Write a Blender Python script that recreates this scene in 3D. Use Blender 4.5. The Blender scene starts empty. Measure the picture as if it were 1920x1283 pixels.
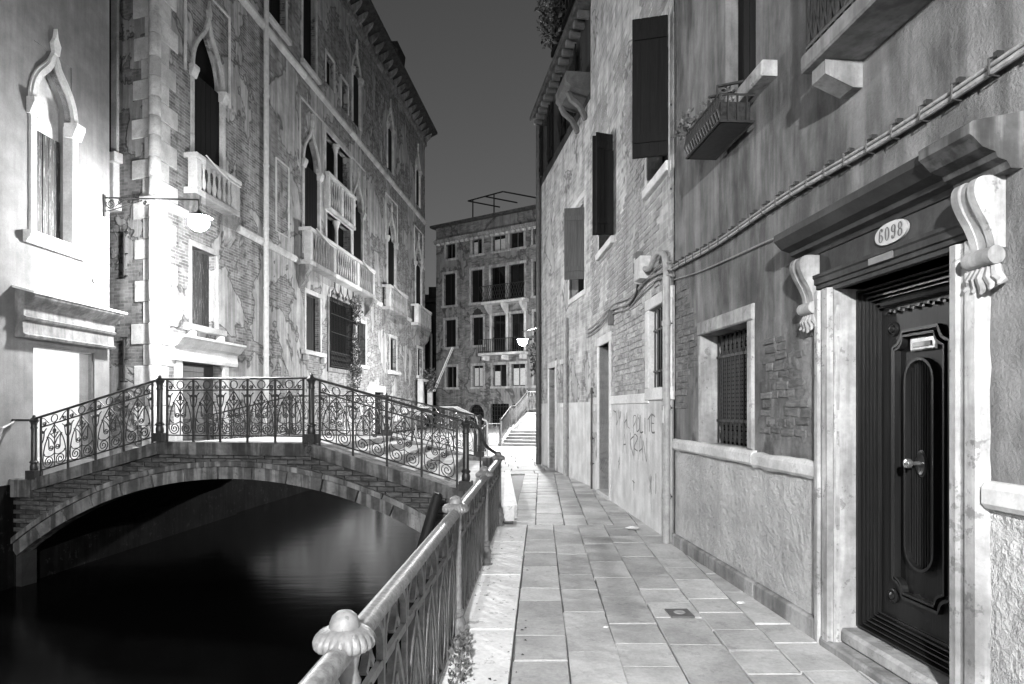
import bpy, math, random
from mathutils import Vector
PI = math.pi
R = random.Random(11)
SC = bpy.context.scene
COL = SC.collection

# ------------------------------------------------------------------ camera
cam_d = bpy.data.cameras.new("camera"); cam = bpy.data.objects.new("camera", cam_d); COL.objects.link(cam)
cam.location = (0, 0, 1.6); cam.rotation_euler = (PI/2, 0, 0)
cam_d.sensor_width = 36; cam_d.lens = 24.0; cam_d.shift_y = 0.0643; cam_d.clip_end = 500; cam_d.clip_start = 0.05
SC.camera = cam
# ------------------------------------------------------------------ night sky (desaturated: the photograph is black and white)
wd = bpy.data.worlds.new("World"); SC.world = wd; wd.use_nodes = True
nt = wd.node_tree; nt.nodes.clear()
sky = nt.nodes.new("ShaderNodeTexSky"); sky.sky_type = 'NISHITA'; sky.sun_disc = False
sky.sun_elevation = math.radians(6); sky.sun_rotation = math.radians(200); sky.dust_density = 2.0
bw = nt.nodes.new("ShaderNodeRGBToBW"); bg = nt.nodes.new("ShaderNodeBackground"); wo = nt.nodes.new("ShaderNodeOutputWorld")
nt.links.new(sky.outputs[0], bw.inputs[0]); nt.links.new(bw.outputs[0], bg.inputs[0]); nt.links.new(bg.outputs[0], wo.inputs[0])
bg.inputs[1].default_value = 0.033
SC.view_settings.view_transform = 'Standard'; SC.view_settings.look = 'None'
SC.view_settings.exposure = 0.6; SC.view_settings.gamma = 1.0
LAMP_POWER = {'bridge': 1180.0, 'far': 3500.0, 'quay': 7400.0}
SC.cycles.max_bounces = 5; SC.cycles.diffuse_bounces = 3; SC.cycles.glossy_bounces = 3; SC.cycles.transmission_bounces = 2; SC.cycles.transparent_max_bounces = 6
SC.cycles.caustics_reflective = False; SC.cycles.caustics_refractive = False

# ------------------------------------------------------------------ node helpers
def new_mat(name):
    m = bpy.data.materials.new(name); m.use_nodes = True
    n = m.node_tree; b = n.nodes["Principled BSDF"]
    return m, n, b
def nd(n, t, **k):
    x = n.nodes.new(t)
    for a, v in k.items(): setattr(x, a, v)
    return x
def val(n, sock, v):
    if hasattr(v, 'is_output') or isinstance(v, bpy.types.NodeSocket): n.links.new(v, sock)
    else: sock.default_value = v
def mth(n, op, a, b=0.0, clamp=False):
    x = nd(n, "ShaderNodeMath", operation=op, use_clamp=clamp); val(n, x.inputs[0], a); val(n, x.inputs[1], b); return x.outputs[0]
def ramp(n, v, lo, hi, a=0.0, b=1.0):
    x = nd(n, "ShaderNodeMapRange", interpolation_type='SMOOTHSTEP'); val(n, x.inputs[0], v)
    for i, q in enumerate((lo, hi, a, b)): x.inputs[i+1].default_value = q
    return x.outputs[0]
def noise(n, vec, scale, detail=5.0, rough=0.55, dist=0.0):
    x = nd(n, "ShaderNodeTexNoise"); x.inputs['Scale'].default_value = scale; x.inputs['Detail'].default_value = min(detail, 4.5)
    x.inputs['Roughness'].default_value = rough; x.inputs['Distortion'].default_value = dist
    n.links.new(vec, x.inputs['Vector']); return x.outputs[0]
def mapping(n, vec, sc, loc=(0, 0, 0)):
    x = nd(n, "ShaderNodeMapping"); x.inputs['Scale'].default_value = sc; x.inputs['Location'].default_value = loc
    n.links.new(vec, x.inputs[0]); return x.outputs[0]
def mix(n, f, a, b):
    x = nd(n, "ShaderNodeMix"); x.data_type = 'FLOAT'
    val(n, x.inputs[0], f); val(n, x.inputs[2], a); val(n, x.inputs[3], b); return x.outputs[0]
def bump(n, b, h, strength, dist):
    x = nd(n, "ShaderNodeBump"); x.inputs['Strength'].default_value = strength; x.inputs['Distance'].default_value = dist
    val(n, x.inputs['Height'], h); n.links.new(x.outputs[0], b.inputs['Normal'])
def setgrey(n, b, v):
    n.links.new(v, b.inputs['Base Color'])
def objrand(n):
    return nd(n, "ShaderNodeObjectInfo").outputs['Random']
def coords(n): return nd(n, "ShaderNodeTexCoord").outputs['Object']

def wall_mat(name, plaster=.35, brick=(.2, .3), mortar=.3, expose=.5, soft=.03, streak=.45, bumpd=.01, bigscale=.5, grain=30.0, fine=.5, bw_=.26, bh=.075, seed=0.0, speck=0.0, blotch=0.0):
    """old plaster, partly fallen off a brick wall; object space x along the wall, z up"""
    m, n, b = new_mat(name); co = mapping(n, coords(n), (1, 1, 1), (seed, 0, seed*.7))
    sp = nd(n, "ShaderNodeSeparateXYZ"); n.links.new(co, sp.inputs[0])
    cb = nd(n, "ShaderNodeCombineXYZ"); n.links.new(mth(n, 'ADD', sp.outputs[0], sp.outputs[1]), cb.inputs[0]); n.links.new(sp.outputs[2], cb.inputs[1])
    wob = nd(n, "ShaderNodeTexNoise"); wob.inputs['Scale'].default_value = 2.5; n.links.new(co, wob.inputs['Vector'])
    wv = nd(n, "ShaderNodeVectorMath", operation='MULTIPLY_ADD'); n.links.new(wob.outputs['Color'], wv.inputs[0])
    wv.inputs[1].default_value = (.03, .03, 0); n.links.new(cb.outputs[0], wv.inputs[2])
    bt = nd(n, "ShaderNodeTexBrick"); n.links.new(wv.outputs[0], bt.inputs['Vector'])
    bt.inputs['Scale'].default_value = 1.0; bt.inputs['Brick Width'].default_value = bw_; bt.inputs['Row Height'].default_value = bh
    bt.inputs['Mortar Size'].default_value = .011; bt.inputs['Mortar Smooth'].default_value = .3; bt.inputs['Bias'].default_value = 0.0
    bt.inputs['Color1'].default_value = (brick[0],)*3+(1,); bt.inputs['Color2'].default_value = (brick[1],)*3+(1,); bt.inputs['Mortar'].default_value = (mortar,)*3+(1,)
    bcol = nd(n, "ShaderNodeRGBToBW"); n.links.new(bt.outputs['Color'], bcol.inputs[0])
    big = noise(n, co, bigscale, 9, .62, .4)
    mask = ramp(n, big, expose-soft, expose+soft)            # 1 = plaster
    mid = noise(n, co, 2.2, 8, .65); fin = noise(n, co, grain, 6, .7)
    st = noise(n, mapping(n, co, (3.4, 3.4, .26)), 1.0, 5, .72, .15)
    pc = mth(n, 'MULTIPLY', plaster, mth(n, 'MULTIPLY', ramp(n, mid, .2, .8, .72, 1.2), ramp(n, fin, .2, .8, .9, 1.1)))
    pc = mth(n, 'MULTIPLY', pc, ramp(n, st, .38, .62, 1.0-streak, 1.0))
    bc = mth(n, 'MULTIPLY', bcol.outputs[0], mth(n, 'MULTIPLY', ramp(n, mid, .25, .75, .6, 1.25), ramp(n, st, .35, .6, .75, 1.05)))
    col = mix(n, mask, bc, pc)
    rim = mth(n, 'MULTIPLY', mth(n, 'MULTIPLY', mask, mth(n, 'SUBTRACT', 1.0, mask)), 2.2)
    col = mth(n, 'MULTIPLY', col, mth(n, 'SUBTRACT', 1.0, rim))
    if blotch: col = mth(n, 'MULTIPLY', col, ramp(n, noise(n, mapping(n, co, (1.5, 1.5, .5)), 1.1, 5, .7, .15), .36, .62, 1.0-blotch, 1.15))
    if speck: 
        spk = ramp(n, noise(n, co, 9, 10, .75), .60, .66); col = mix(n, mth(n, 'MULTIPLY', spk, speck), col, .06)
    setgrey(n, b, col); b.inputs['Roughness'].default_value = .9; b.inputs['Specular IOR Level'].default_value = .2
    bh_ = mth(n, 'ADD', mth(n, 'MULTIPLY', mth(n, 'SUBTRACT', 1.0, bt.outputs['Fac']), .8), mth(n, 'MULTIPLY', fin, .8))
    ph = mth(n, 'ADD', 2.1, mth(n, 'ADD', mth(n, 'MULTIPLY', fin, fine), mth(n, 'MULTIPLY', mid, .6)))
    bump(n, b, mix(n, mask, bh_, ph), .9, bumpd)
    return m
def stone_mat(name, base=.5, dirt=.5, bumpd=.004, grain=40.0, spots=.0, rnd=.2, rough=.75, streak=0.0, lo=.42, hi=.62, spec=.3):
    m, n, b = new_mat(name); co = coords(n); r = objrand(n)
    off = nd(n, "ShaderNodeVectorMath", operation='ADD'); n.links.new(co, off.inputs[0])
    cx = nd(n, "ShaderNodeCombineXYZ"); n.links.new(mth(n, 'MULTIPLY', r, 37.0), cx.inputs[0]); n.links.new(mth(n, 'MULTIPLY', r, 11.0), cx.inputs[2]); n.links.new(cx.outputs[0], off.inputs[1])
    v = off.outputs[0]
    big = noise(n, v, 1.6, 8, .65, .3); fin = noise(n, v, grain, 7, .7)
    c = mth(n, 'MULTIPLY', base, mth(n, 'MULTIPLY', ramp(n, big, lo-.1, hi+.1, 1.0-dirt, 1.08), ramp(n, fin, .25, .75, .86, 1.12)))
    c = mth(n, 'MULTIPLY', c, mth(n, 'ADD', 1.0-rnd*.5, mth(n, 'MULTIPLY', r, rnd)))
    if streak: c = mth(n, 'MULTIPLY', c, ramp(n, noise(n, mapping(n, v, (9, 9, .7)), 1.0, 6, .6), .4, .6, 1.0-streak, 1.0))
    if spots: c = mix(n, mth(n, 'MULTIPLY', ramp(n, noise(n, v, 6, 10, .8), .58, .64), spots), c, .05)
    setgrey(n, b, c); b.inputs['Roughness'].default_value = rough; b.inputs['Specular IOR Level'].default_value = spec
    bump(n, b, mth(n, 'ADD', mth(n, 'MULTIPLY', big, 1.0), mth(n, 'MULTIPLY', fin, .6)), .8, bumpd)
    return m
def simple_mat(name, c, rough=.5, metal=0.0, var=.3, scale=12.0, bumpd=.002, spec=.5, chips=None):
    m, n, b = new_mat(name); co = coords(n); f = noise(n, co, scale, 7, .65)
    g = mth(n, 'MULTIPLY', c, ramp(n, f, .25, .75, 1-var, 1+var))
    if chips: g = mix(n, ramp(n, noise(n, co, scale*1.5, 9, .75), .58, .63), g, chips)
    setgrey(n, b, g); b.inputs['Roughness'].default_value = rough; b.inputs['Metallic'].default_value = metal
    b.inputs['Specular IOR Level'].default_value = spec
    bump(n, b, f, .6, bumpd); return m
def wood_mat(name, c, rough=.6, worn=0.0, wornc=.3, spec=.3):
    m, n, b = new_mat(name); co = coords(n)
    g = noise(n, mapping(n, co, (22, 22, .7)), 3.0, 8, .7); col = mth(n, 'MULTIPLY', c, ramp(n, g, .25, .75, .55, 1.4))
    if worn: col = mix(n, mth(n, 'MULTIPLY', ramp(n, noise(n, mapping(n, co, (26, 26, 1.8)), 1.5, 9, .8), .54, .62), worn), col, wornc)
    setgrey(n, b, col); b.inputs['Roughness'].default_value = rough; b.inputs['Specular IOR Level'].default_value = spec
    bump(n, b, g, .5, .003); return m
def emit_mat(name, s):
    m = bpy.data.materials.new(name); m.use_nodes = True; n = m.node_tree; n.nodes.clear()
    e = n.nodes.new("ShaderNodeEmission"); o = n.nodes.new("ShaderNodeOutputMaterial"); e.inputs[1].default_value = s
    n.links.new(e.outputs[0], o.inputs[0]); return m
def glass_mat(name, c=.01, rough=.05):
    m, n, b = new_mat(name); b.inputs['Base Color'].default_value = (c, c, c, 1); b.inputs['Roughness'].default_value = rough
    bump(n, b, noise(n, coords(n), 1.3, 2), .2, .01); return m
def clear_glass_mat(name):
    m = bpy.data.materials.new(name); m.use_nodes = True; n = m.node_tree; n.nodes.clear()
    t = nd(n, "ShaderNodeBsdfTransparent"); g = nd(n, "ShaderNodeBsdfGlossy"); g.inputs['Roughness'].default_value = .02
    fr = nd(n, "ShaderNodeFresnel"); fr.inputs[0].default_value = 1.5; mx = nd(n, "ShaderNodeMixShader"); o = nd(n, "ShaderNodeOutputMaterial")
    n.links.new(fr.outputs[0], mx.inputs[0]); n.links.new(t.outputs[0], mx.inputs[1]); n.links.new(g.outputs[0], mx.inputs[2]); n.links.new(mx.outputs[0], o.inputs[0]); return m
def net_mat(name):
    m = bpy.data.materials.new(name); m.use_nodes = True; n = m.node_tree; n.nodes.clear()
    t = nd(n, "ShaderNodeBsdfTransparent"); d = nd(n, "ShaderNodeBsdfDiffuse"); d.inputs[0].default_value = (.16, .16, .16, 1)
    mx = nd(n, "ShaderNodeMixShader"); mx.inputs[0].default_value = .4; o = nd(n, "ShaderNodeOutputMaterial")
    n.links.new(t.outputs[0], mx.inputs[1]); n.links.new(d.outputs[0], mx.inputs[2]); n.links.new(mx.outputs[0], o.inputs[0]); return m

M = {}
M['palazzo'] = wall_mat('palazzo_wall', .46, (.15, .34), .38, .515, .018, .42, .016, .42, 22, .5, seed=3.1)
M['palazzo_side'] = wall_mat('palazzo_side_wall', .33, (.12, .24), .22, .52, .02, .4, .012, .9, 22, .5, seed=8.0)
M['left'] = wall_mat('left_plaster', .215, (.3, .4), .4, .22, .02, .16, .006, .5, 40, .6, seed=5.0)
M['near'] = wall_mat('near_plaster', .225, (.13, .2), .15, .34, .05, .30, .011, .6, 48, 1.3, seed=1.7, blotch=.55)
M['near_low'] = wall_mat('near_low_render', .46, (.3, .4), .4, .15, .02, .10, .034, .6, 13, 2.2, seed=2.2)
M['brickhouse'] = wall_mat('brick_house_wall', .46, (.34, .54), .50, .60, .02, .30, .010, .55, 28, .6, bw_=.27, bh=.085, seed=6.3)
M['dado'] = wall_mat('graffiti_dado_plaster', .62, (.3, .4), .4, .12, .02, .16, .005, .6, 35, .6, seed=9.0)
M['shaded_storey'] = wall_mat('shaded_upper_storey', .045, (.04, .06), .05, .3, .03, .4, .006, .6, 30, .5, seed=4.0)  # shadow over the alley house's upper storey, put into its plaster colour
M['back'] = wall_mat('back_house_wall', .24, (.13, .26), .24, .52, .03, .35, .012, .33, 18, .5, seed=7.2)
M['dark_house'] = wall_mat('dark_house_wall', .06, (.05, .08), .07, .4, .03, .4, .01, .4, 18, .5, seed=12.0)
M['stone'] = stone_mat('istrian_stone', .62, .35, .004, 30, .25)
M['stone_clean'] = stone_mat('pale_stone', .66, .22, .003, 30, .1)
M['stone_grey'] = stone_mat('weathered_grey_stone', .34, .55, .005, 24, .35, streak=.35)
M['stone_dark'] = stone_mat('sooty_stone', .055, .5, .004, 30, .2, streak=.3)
M['jamb'] = stone_mat('door_stone', .46, .5, .010, 18, .5, streak=.35)
M['console'] = stone_mat('console_stone', .42, .55, .008, 22, .45, streak=.3)
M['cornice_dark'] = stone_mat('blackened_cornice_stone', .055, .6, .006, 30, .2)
M['coping'] = stone_mat('bridge_coping_stone', .22, .75, .008, 26, .55, streak=.6)
M['voussoir'] = stone_mat('bridge_arch_stone', .27, .65, .010, 20, .55, streak=.65)
M['spandrel'] = stone_mat('bridge_brick', .115, .65, .006, 22, .35, rnd=.7)
M['mortar'] = stone_mat('bridge_mortar', .035, .5, .006, 20, .2)
M['step'] = stone_mat('bridge_step_stone', .52, .35, .003, 26, .2)
M['far_step'] = stone_mat('far_bridge_step_stone', .26, .35, .003, 26, .2)
M['eave_stone'] = stone_mat('eave_bracket_stone', .15, .5, .004, 26, .3)
M['stone_mid'] = stone_mat('stained_pale_stone', .46, .45, .006, 20, .45, streak=.25)
M['slab'] = stone_mat('paving_slab_trachyte', .47, .32, .007, 34, .20, rnd=.26)
M['joint'] = stone_mat('paving_joint_dirt', .10, .4, .01, 20, 0)
M['edge'] = stone_mat('white_quay_edge_stone', .74, .16, .006, 22, .45)
M['brick'] = stone_mat('painted_brick', .42, .45, .006, 26, .15, rnd=.5)
M['crumble'] = stone_mat('crumbled_masonry', .17, .5, .008, 30, .25, rnd=.5)
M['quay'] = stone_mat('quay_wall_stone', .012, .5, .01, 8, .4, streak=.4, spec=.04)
M['iron'] = simple_mat('black_iron', .022, .45, 0, .5, 25, .002, .5)
M['rail'] = simple_mat('grey_painted_iron', .14, .5, 0, .35, 18, .003, .4, chips=.10)
M['handrail'] = simple_mat('worn_handrail_iron', .15, .46, 0, .5, 40, .003, .6, chips=.07)
M['pipe'] = simple_mat('painted_downpipe', .30, .5, 0, .25, 9, .002, .4)
M['pipe_light'] = simple_mat('pale_downpipe', .62, .5, 0, .15, 9, .002, .4)
M['pipe_dark'] = simple_mat('dark_downpipe', .06, .5, 0, .25, 9, .002, .4)
M['cable'] = simple_mat('cable_sheath', .26, .5, 0, .3, 30, .001, .4)
M['cable_dark'] = simple_mat('black_cable', .02, .5, 0, .3, 30, .001, .4)
M['box'] = simple_mat('pale_junction_box', .48, .5, 0, .2, 14, .001, .4)
M['box_dark'] = simple_mat('grey_meter_box', .10, .5, 0, .2, 14, .001, .4)
M['doorwood'] = wood_mat('black_lacquered_door', .007, .45, spec=.22)
M['doorwood2'] = wood_mat('black_lacquered_moulding', .010, .36, spec=.4)
M['shutter'] = wood_mat('dark_shutter', .007, .65, .10, .04, spec=.15)
M['shutter_worn'] = wood_mat('peeling_shutter', .035, .7, .55, .30)
M['shutter_grey'] = wood_mat('grey_metal_shutter', .075, .55)
M['black'] = simple_mat('unlit_interior', .004, .9, 0, .2, 5, .001, .1)
M['glass'] = glass_mat('dark_window_glass', .006, .06)
M['clear'] = clear_glass_mat('shop_window_glass')
M['net'] = net_mat('balcony_netting')
M['white'] = simple_mat('white_paint', .6, .5, 0, .08, 10, .001, .3)
M['plate'] = simple_mat('house_number_enamel', .24, .4, 0, .15, 14, .001, .4)
M['plate_ink'] = simple_mat('house_number_ink', .05, .5, 0, .2, 14, .001, .3)
M['brass'] = simple_mat('polished_brass', .62, .22, .9, .2, 20, .001, .5)
M['tile'] = simple_mat('roof_tiles', .06, .8, 0, .5, 6, .01, .2)
M['soil'] = simple_mat('soil', .03, .9, 0, .5, 30, .01, .1)
M['paint'] = simple_mat('spray_paint', .19, .8, 0, .6, 7, .0, .1)
M['wire'] = simple_mat('light_cord', .55, .6, 0, .2, 20, .0, .2)
M['wood_pole'] = wood_mat('black_mooring_wood', .014, .6)
M['litter'] = simple_mat('crumpled_paper', .78, .7, 0, .1, 20, .004, .2)
def leaf_mat(name, c):
    m, n, b = new_mat(name); setgrey(n, b, mth(n, 'MULTIPLY', c, ramp(n, noise(n, coords(n), 6, 4), .3, .7, .5, 1.6)))
    b.inputs['Roughness'].default_value = .5; return m
M['leaf'] = leaf_mat('leaves', .09); M['leaf_dark'] = leaf_mat('dark_leaves', .035)
def water_mat():
    m, n, b = new_mat('canal_water'); co = coords(n)
    b.inputs['Base Color'].default_value = (.003, .003, .003, 1); b.inputs['Roughness'].default_value = .15; b.inputs['IOR'].default_value = 1.33
    b.inputs['Specular IOR Level'].default_value = .19
    h = mth(n, 'ADD', noise(n, mapping(n, co, (.5, 1.6, 1)), 2.0, 3, .5), mth(n, 'MULTIPLY', noise(n, co, .5, 2), 1.5))
    bump(n, b, h, .10, .03); return m
M['water'] = water_mat()

# ------------------------------------------------------------------ mesh helpers
class MB:
    def __init__(s): s.v = []; s.f = []; s.smooth = False
    def add(s, vs, fs):
        k = len(s.v); s.v += [tuple(p) for p in vs]; s.f += [tuple(i+k for i in q) for q in fs]; return s
    def box(s, x0, x1, y0, y1, z0, z1, c=0.0):
        if c <= 0:
            vs = [(x0,y0,z0),(x1,y0,z0),(x1,y1,z0),(x0,y1,z0),(x0,y0,z1),(x1,y0,z1),(x1,y1,z1),(x0,y1,z1)]
            return s.add(vs, [(3,2,1,0),(4,5,6,7),(0,1,5,4),(1,2,6,5),(2,3,7,6),(3,0,4,7)])
        # chamfered front (y0) and edges
        c = min(c, (x1-x0)*.3, (z1-z0)*.3, (y1-y0)*.4)
        vs = []
        for (y, k) in ((y0, c), (y0+c, 0), (y1, 0)):
            vs += [(x0+k,y,z0+k),(x1-k,y,z0+k),(x1-k,y,z1-k),(x0+k,y,z1-k)]
        fs = [(0,1,2,3),(11,10,9,8)]
        for r in (0, 4):
            for i in range(4): fs.append((r+(i+1)%4, r+i, r+4+i, r+4+(i+1)%4))
        return s.add(vs, fs)
    def prism(s, poly, y0, y1):
        n = len(poly); vs = [(x,y0,z) for x,z in poly]+[(x,y1,z) for x,z in poly]
        fs = [tuple(range(n)), tuple(range(2*n-1, n-1, -1))]+[((i+1)%n, i, n+i, n+(i+1)%n) for i in range(n)]
        return s.add(vs, fs)
    def slab(s, poly, z0, z1, ch=0.0):
        n = len(poly)
        if ch <= 0:
            vs = [(x,y,z0) for x,y in poly]+[(x,y,z1) for x,y in poly]
            return s.add(vs, [tuple(range(n-1,-1,-1)), tuple(range(n, 2*n))]+[(i,(i+1)%n,n+(i+1)%n,n+i) for i in range(n)])
        cx = sum(p[0] for p in poly)/n; cy = sum(p[1] for p in poly)/n
        ins = []
        for x, y in poly:
            d = math.hypot(x-cx, y-cy); k = (d-ch*1.4)/d; ins.append((cx+(x-cx)*k, cy+(y-cy)*k))
        vs = [(x,y,z0) for x,y in poly]+[(x,y,z1-ch) for x,y in poly]+[(x,y,z1) for x,y in ins]
        fs = [tuple(range(2*n, 3*n))]
        for r in (0, n): fs += [(r+i, r+(i+1)%n, r+n+(i+1)%n, r+n+i) for i in range(n)]
        return s.add(vs, fs)
    def tube(s, pts, r, sides=6, closed=False, flat=None):
        pts = [Vector(p) for p in pts]; n = len(pts); rings = []
        up0 = None
        for i, p in enumerate(pts):
            if closed: t = pts[(i+1)%n]-pts[i-1]
            else: t = pts[min(i+1, n-1)]-pts[max(i-1, 0)]
            t = t.normalized() if t.length > 1e-9 else Vector((0,0,1))
            if flat is not None: a = Vector(flat); b = t.cross(a).normalized()
            else:
                up = up0 if up0 is not None else (Vector((0,0,1)) if abs(t.z) < .9 else Vector((1,0,0)))
                b = t.cross(up).normalized(); a = b.cross(t).normalized(); up0 = a
            rr = r[i] if isinstance(r, list) else r
            if isinstance(rr, tuple): ra, rb = rr
            else: ra = rb = rr
            ring = []
            for k in range(sides):
                th = 2*PI*k/sides+PI/sides; ring.append(p+a*(math.cos(th)*ra)+b*(math.sin(th)*rb))
            rings.append(ring)
        vs = [q for ring in rings for q in ring]; fs = []
        m = n if closed else n-1
        for i in range(m):
            for k in range(sides):
                a_ = i*sides+k; b_ = i*sides+(k+1)%sides; j = ((i+1)%n)*sides
                fs.append((a_, b_, j+(k+1)%sides, j+k))
        if not closed: fs += [tuple(range(sides-1,-1,-1)), tuple((n-1)*sides+k for k in range(sides))]
        return s.add(vs, fs)
    def lathe(s, prof, cx=0, cy=0, cz=0, sides=16, mod=None):
        vs = []; fs = []
        for r, z in prof:
            for k in range(sides):
                th = 2*PI*k/sides; q = r*(mod(r, z, k) if mod else 1.0); vs.append((cx+q*math.cos(th), cy+q*math.sin(th), cz+z))
        for i in range(len(prof)-1):
            for k in range(sides):
                fs.append((i*sides+k, i*sides+(k+1)%sides, (i+1)*sides+(k+1)%sides, (i+1)*sides+k))
        fs += [tuple(range(sides-1,-1,-1)), tuple((len(prof)-1)*sides+k for k in range(sides))]
        return s.add(vs, fs)
    def band(s, pts, w, y0, y1, closed=False):
        """flat bar following a polyline in the xz plane: pts inner edge, w to the left of travel"""
        n = len(pts); out = []
        for i in range(n):
            a = pts[i-1] if (closed or i > 0) else pts[i]; b = pts[(i+1)%n] if (closed or i < n-1) else pts[i]
            dx, dz = b[0]-a[0], b[1]-a[1]; L = math.hypot(dx, dz) or 1
            out.append((pts[i][0]-dz/L*w, pts[i][1]+dx/L*w))
        vs = []
        for p, q in zip(pts, out): vs += [(p[0],y0,p[1]),(q[0],y0,q[1]),(q[0],y1,q[1]),(p[0],y1,p[1])]
        fs = []
        for i in range(n if closed else n-1):
            a = 4*i; b = 4*((i+1)%n)
            for k in range(4): fs.append((a+k, a+(k+1)%4, b+(k+1)%4, b+k))
        if not closed: fs += [(3,2,1,0), (4*n-4,4*n-3,4*n-2,4*n-1)]
        return s.add(vs, fs)
    def profile(s, prof, x0, x1, endcap=True):
        """sweep a (y,z) profile along x"""
        n = len(prof); vs = [(x0,y,z) for y,z in prof]+[(x1,y,z) for y,z in prof]
        fs = [(i,(i+1)%n,n+(i+1)%n,n+i) for i in range(n)]+[tuple(range(n-1,-1,-1)), tuple(range(n,2*n))]
        return s.add(vs, fs)
    def xf(s, fn): s.v = [tuple(fn(*p)) for p in s.v]; return s
    def mesh(s, name, mat):
        me = bpy.data.meshes.new(name); me.from_pydata(s.v, [], s.f); me.validate(); me.update()
        me.materials.append(M[mat] if isinstance(mat, str) else mat)
        if s.smooth:
            for p in me.polygons: p.use_smooth = True
            try: me.set_sharp_from_angle(angle=math.radians(40))
            except Exception: pass
        return me
    def build(s, name, mat, parent=None, **k):
        o = bpy.data.objects.new(name, s.mesh(name, mat)); COL.objects.link(o)
        if parent is not None: o.parent = parent
        for a, v in k.items(): o[a] = v
        return o
def B(*a, c=0.0): return MB().box(*a, c=c)
def put(name, me, parent, loc=(0,0,0), rot=(0,0,0), scale=(1,1,1)):
    o = bpy.data.objects.new(name, me); COL.objects.link(o); o.parent = parent; o.location = loc; o.rotation_euler = rot; o.scale = scale; return o
def thing(name, label, cat, loc=(0,0,0), d=(1,0), group=None):
    o = bpy.data.objects.new(name, None); COL.objects.link(o); o.empty_display_size = .2
    o.location = loc; o.rotation_euler = (0, 0, math.atan2(d[1], d[0])); o['label'] = label; o['category'] = cat
    if group: o['group'] = group
    return o
def tag(o, label, cat, group=None):
    o['label'] = label; o['category'] = cat
    if group: o['group'] = group
    return o
def tree(t, loc, rz, label):
    c = t.copy(); COL.objects.link(c); c.location = loc; c.rotation_euler = (0, 0, rz); c['label'] = label
    for ch in list(t.children):
        k = ch.copy(); COL.objects.link(k); k.parent = c
        for g in list(ch.children):
            q = g.copy(); COL.objects.link(q); q.parent = k
    return c
def wall(parent, x0, x1, z0, z1, holes, mat, depth=.3, name='wall', y=0.0):
    """front face of a wall at y with rectangular openings and their reveals"""
    xs = sorted({x0, x1, *[min(max(h[i], x0), x1) for h in holes for i in (0, 1)]})
    zs = sorted({z0, z1, *[min(max(h[i], z0), z1) for h in holes for i in (2, 3)]})
    m = MB()
    for a, b in zip(xs, xs[1:]):
        for c, d in zip(zs, zs[1:]):
            mx, mz = (a+b)/2, (c+d)/2
            if any(h[0] < mx < h[1] and h[2] < mz < h[3] for h in holes): continue
            m.add([(a,y,c),(b,y,c),(b,y,d),(a,y,d)], [(0,1,2,3)])
    for h in holes:
        a, b, c, d = h[:4]; e = y+depth
        m.add([(a,y,c),(a,e,c),(a,e,d),(a,y,d)], [(0,1,2,3)]); m.add([(b,y,c),(b,e,c),(b,e,d),(b,y,d)], [(3,2,1,0)])
        m.add([(a,y,c),(b,y,c),(b,e,c),(a,e,c)], [(0,1,2,3)]); m.add([(a,y,d),(b,y,d),(b,e,d),(a,e,d)], [(3,2,1,0)])
    return m.build(name, mat, parent)
def shell(parent, x0, x1, y1, z0, z1, mat, y0=.02, name='rear_wall'):
    """sides, back and top of a house body behind its front wall"""
    m = MB(); m.add([(x0,y0,z0),(x1,y0,z0),(x1,y1,z0),(x0,y1,z0),(x0,y0,z1),(x1,y0,z1),(x1,y1,z1),(x0,y1,z1)], [(0,3,7,4),(2,1,5,6),(3,2,6,7),(4,7,6,5)])
    return m.build(name, mat, parent)
def bez(p0, p1, p2, p3, n=10):
    o = []
    for i in range(n+1):
        t = i/n; u = 1-t
        o.append(tuple(u**3*a+3*u*u*t*b+3*u*t*t*c+t**3*d for a, b, c, d in zip(p0, p1, p2, p3)))
    return o
def ogee(x0, x1, zs, zt, n=10):
    xm = (x0+x1)/2; h = zt-zs
    l = bez((x0,zs),(x0,zs+.62*h),(xm-.02,zs+.58*h),(xm,zt),n); r = [(2*xm-x,z) for x,z in l[::-1]]
    return l+r[1:]
def catmull(P, n=5):
    out = []
    for i in range(len(P)-1):
        p0 = P[max(i-1,0)]; p1 = P[i]; p2 = P[i+1]; p3 = P[min(i+2,len(P)-1)]
        for k in range(n):
            t = k/n; out.append(tuple(.5*((2*b)+(-a+c)*t+(2*a-5*b+4*c-d)*t*t+(-a+3*b-3*c+d)*t**3) for a,b,c,d in zip(p0,p1,p2,p3)))
    out.append(tuple(P[-1])); return out
def spiral(cx, cz, r0, r1, a0, turns, n=26):
    return [(cx+(r0+(r1-r0)*i/n)*math.cos(a0+2*PI*turns*i/n), cz+(r0+(r1-r0)*i/n)*math.sin(a0+2*PI*turns*i/n)) for i in range(n+1)]
def leaves(n, ctr, rad, size, rnd=R, up=.3):
    m = MB()
    for _ in range(n):
        while True:
            p = Vector((rnd.uniform(-1,1), rnd.uniform(-1,1), rnd.uniform(-1,1)))
            if .15 < p.length < 1: break
        c = Vector((ctr[0]+p.x*rad[0], ctr[1]+p.y*rad[1], ctr[2]+p.z*rad[2]))
        a = Vector((rnd.uniform(-1,1), rnd.uniform(-1,1), rnd.uniform(-1,1)+up)).normalized(); b = a.cross(Vector((rnd.uniform(-1,1), rnd.uniform(-1,1), rnd.uniform(-1,1)))).normalized()
        s = size*rnd.uniform(.6,1.3)
        m.add([c, c+a*s*.5+b*s*.28, c+a*s, c+a*s*.5-b*s*.28], [(0,1,2,3)])
    return m
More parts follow.
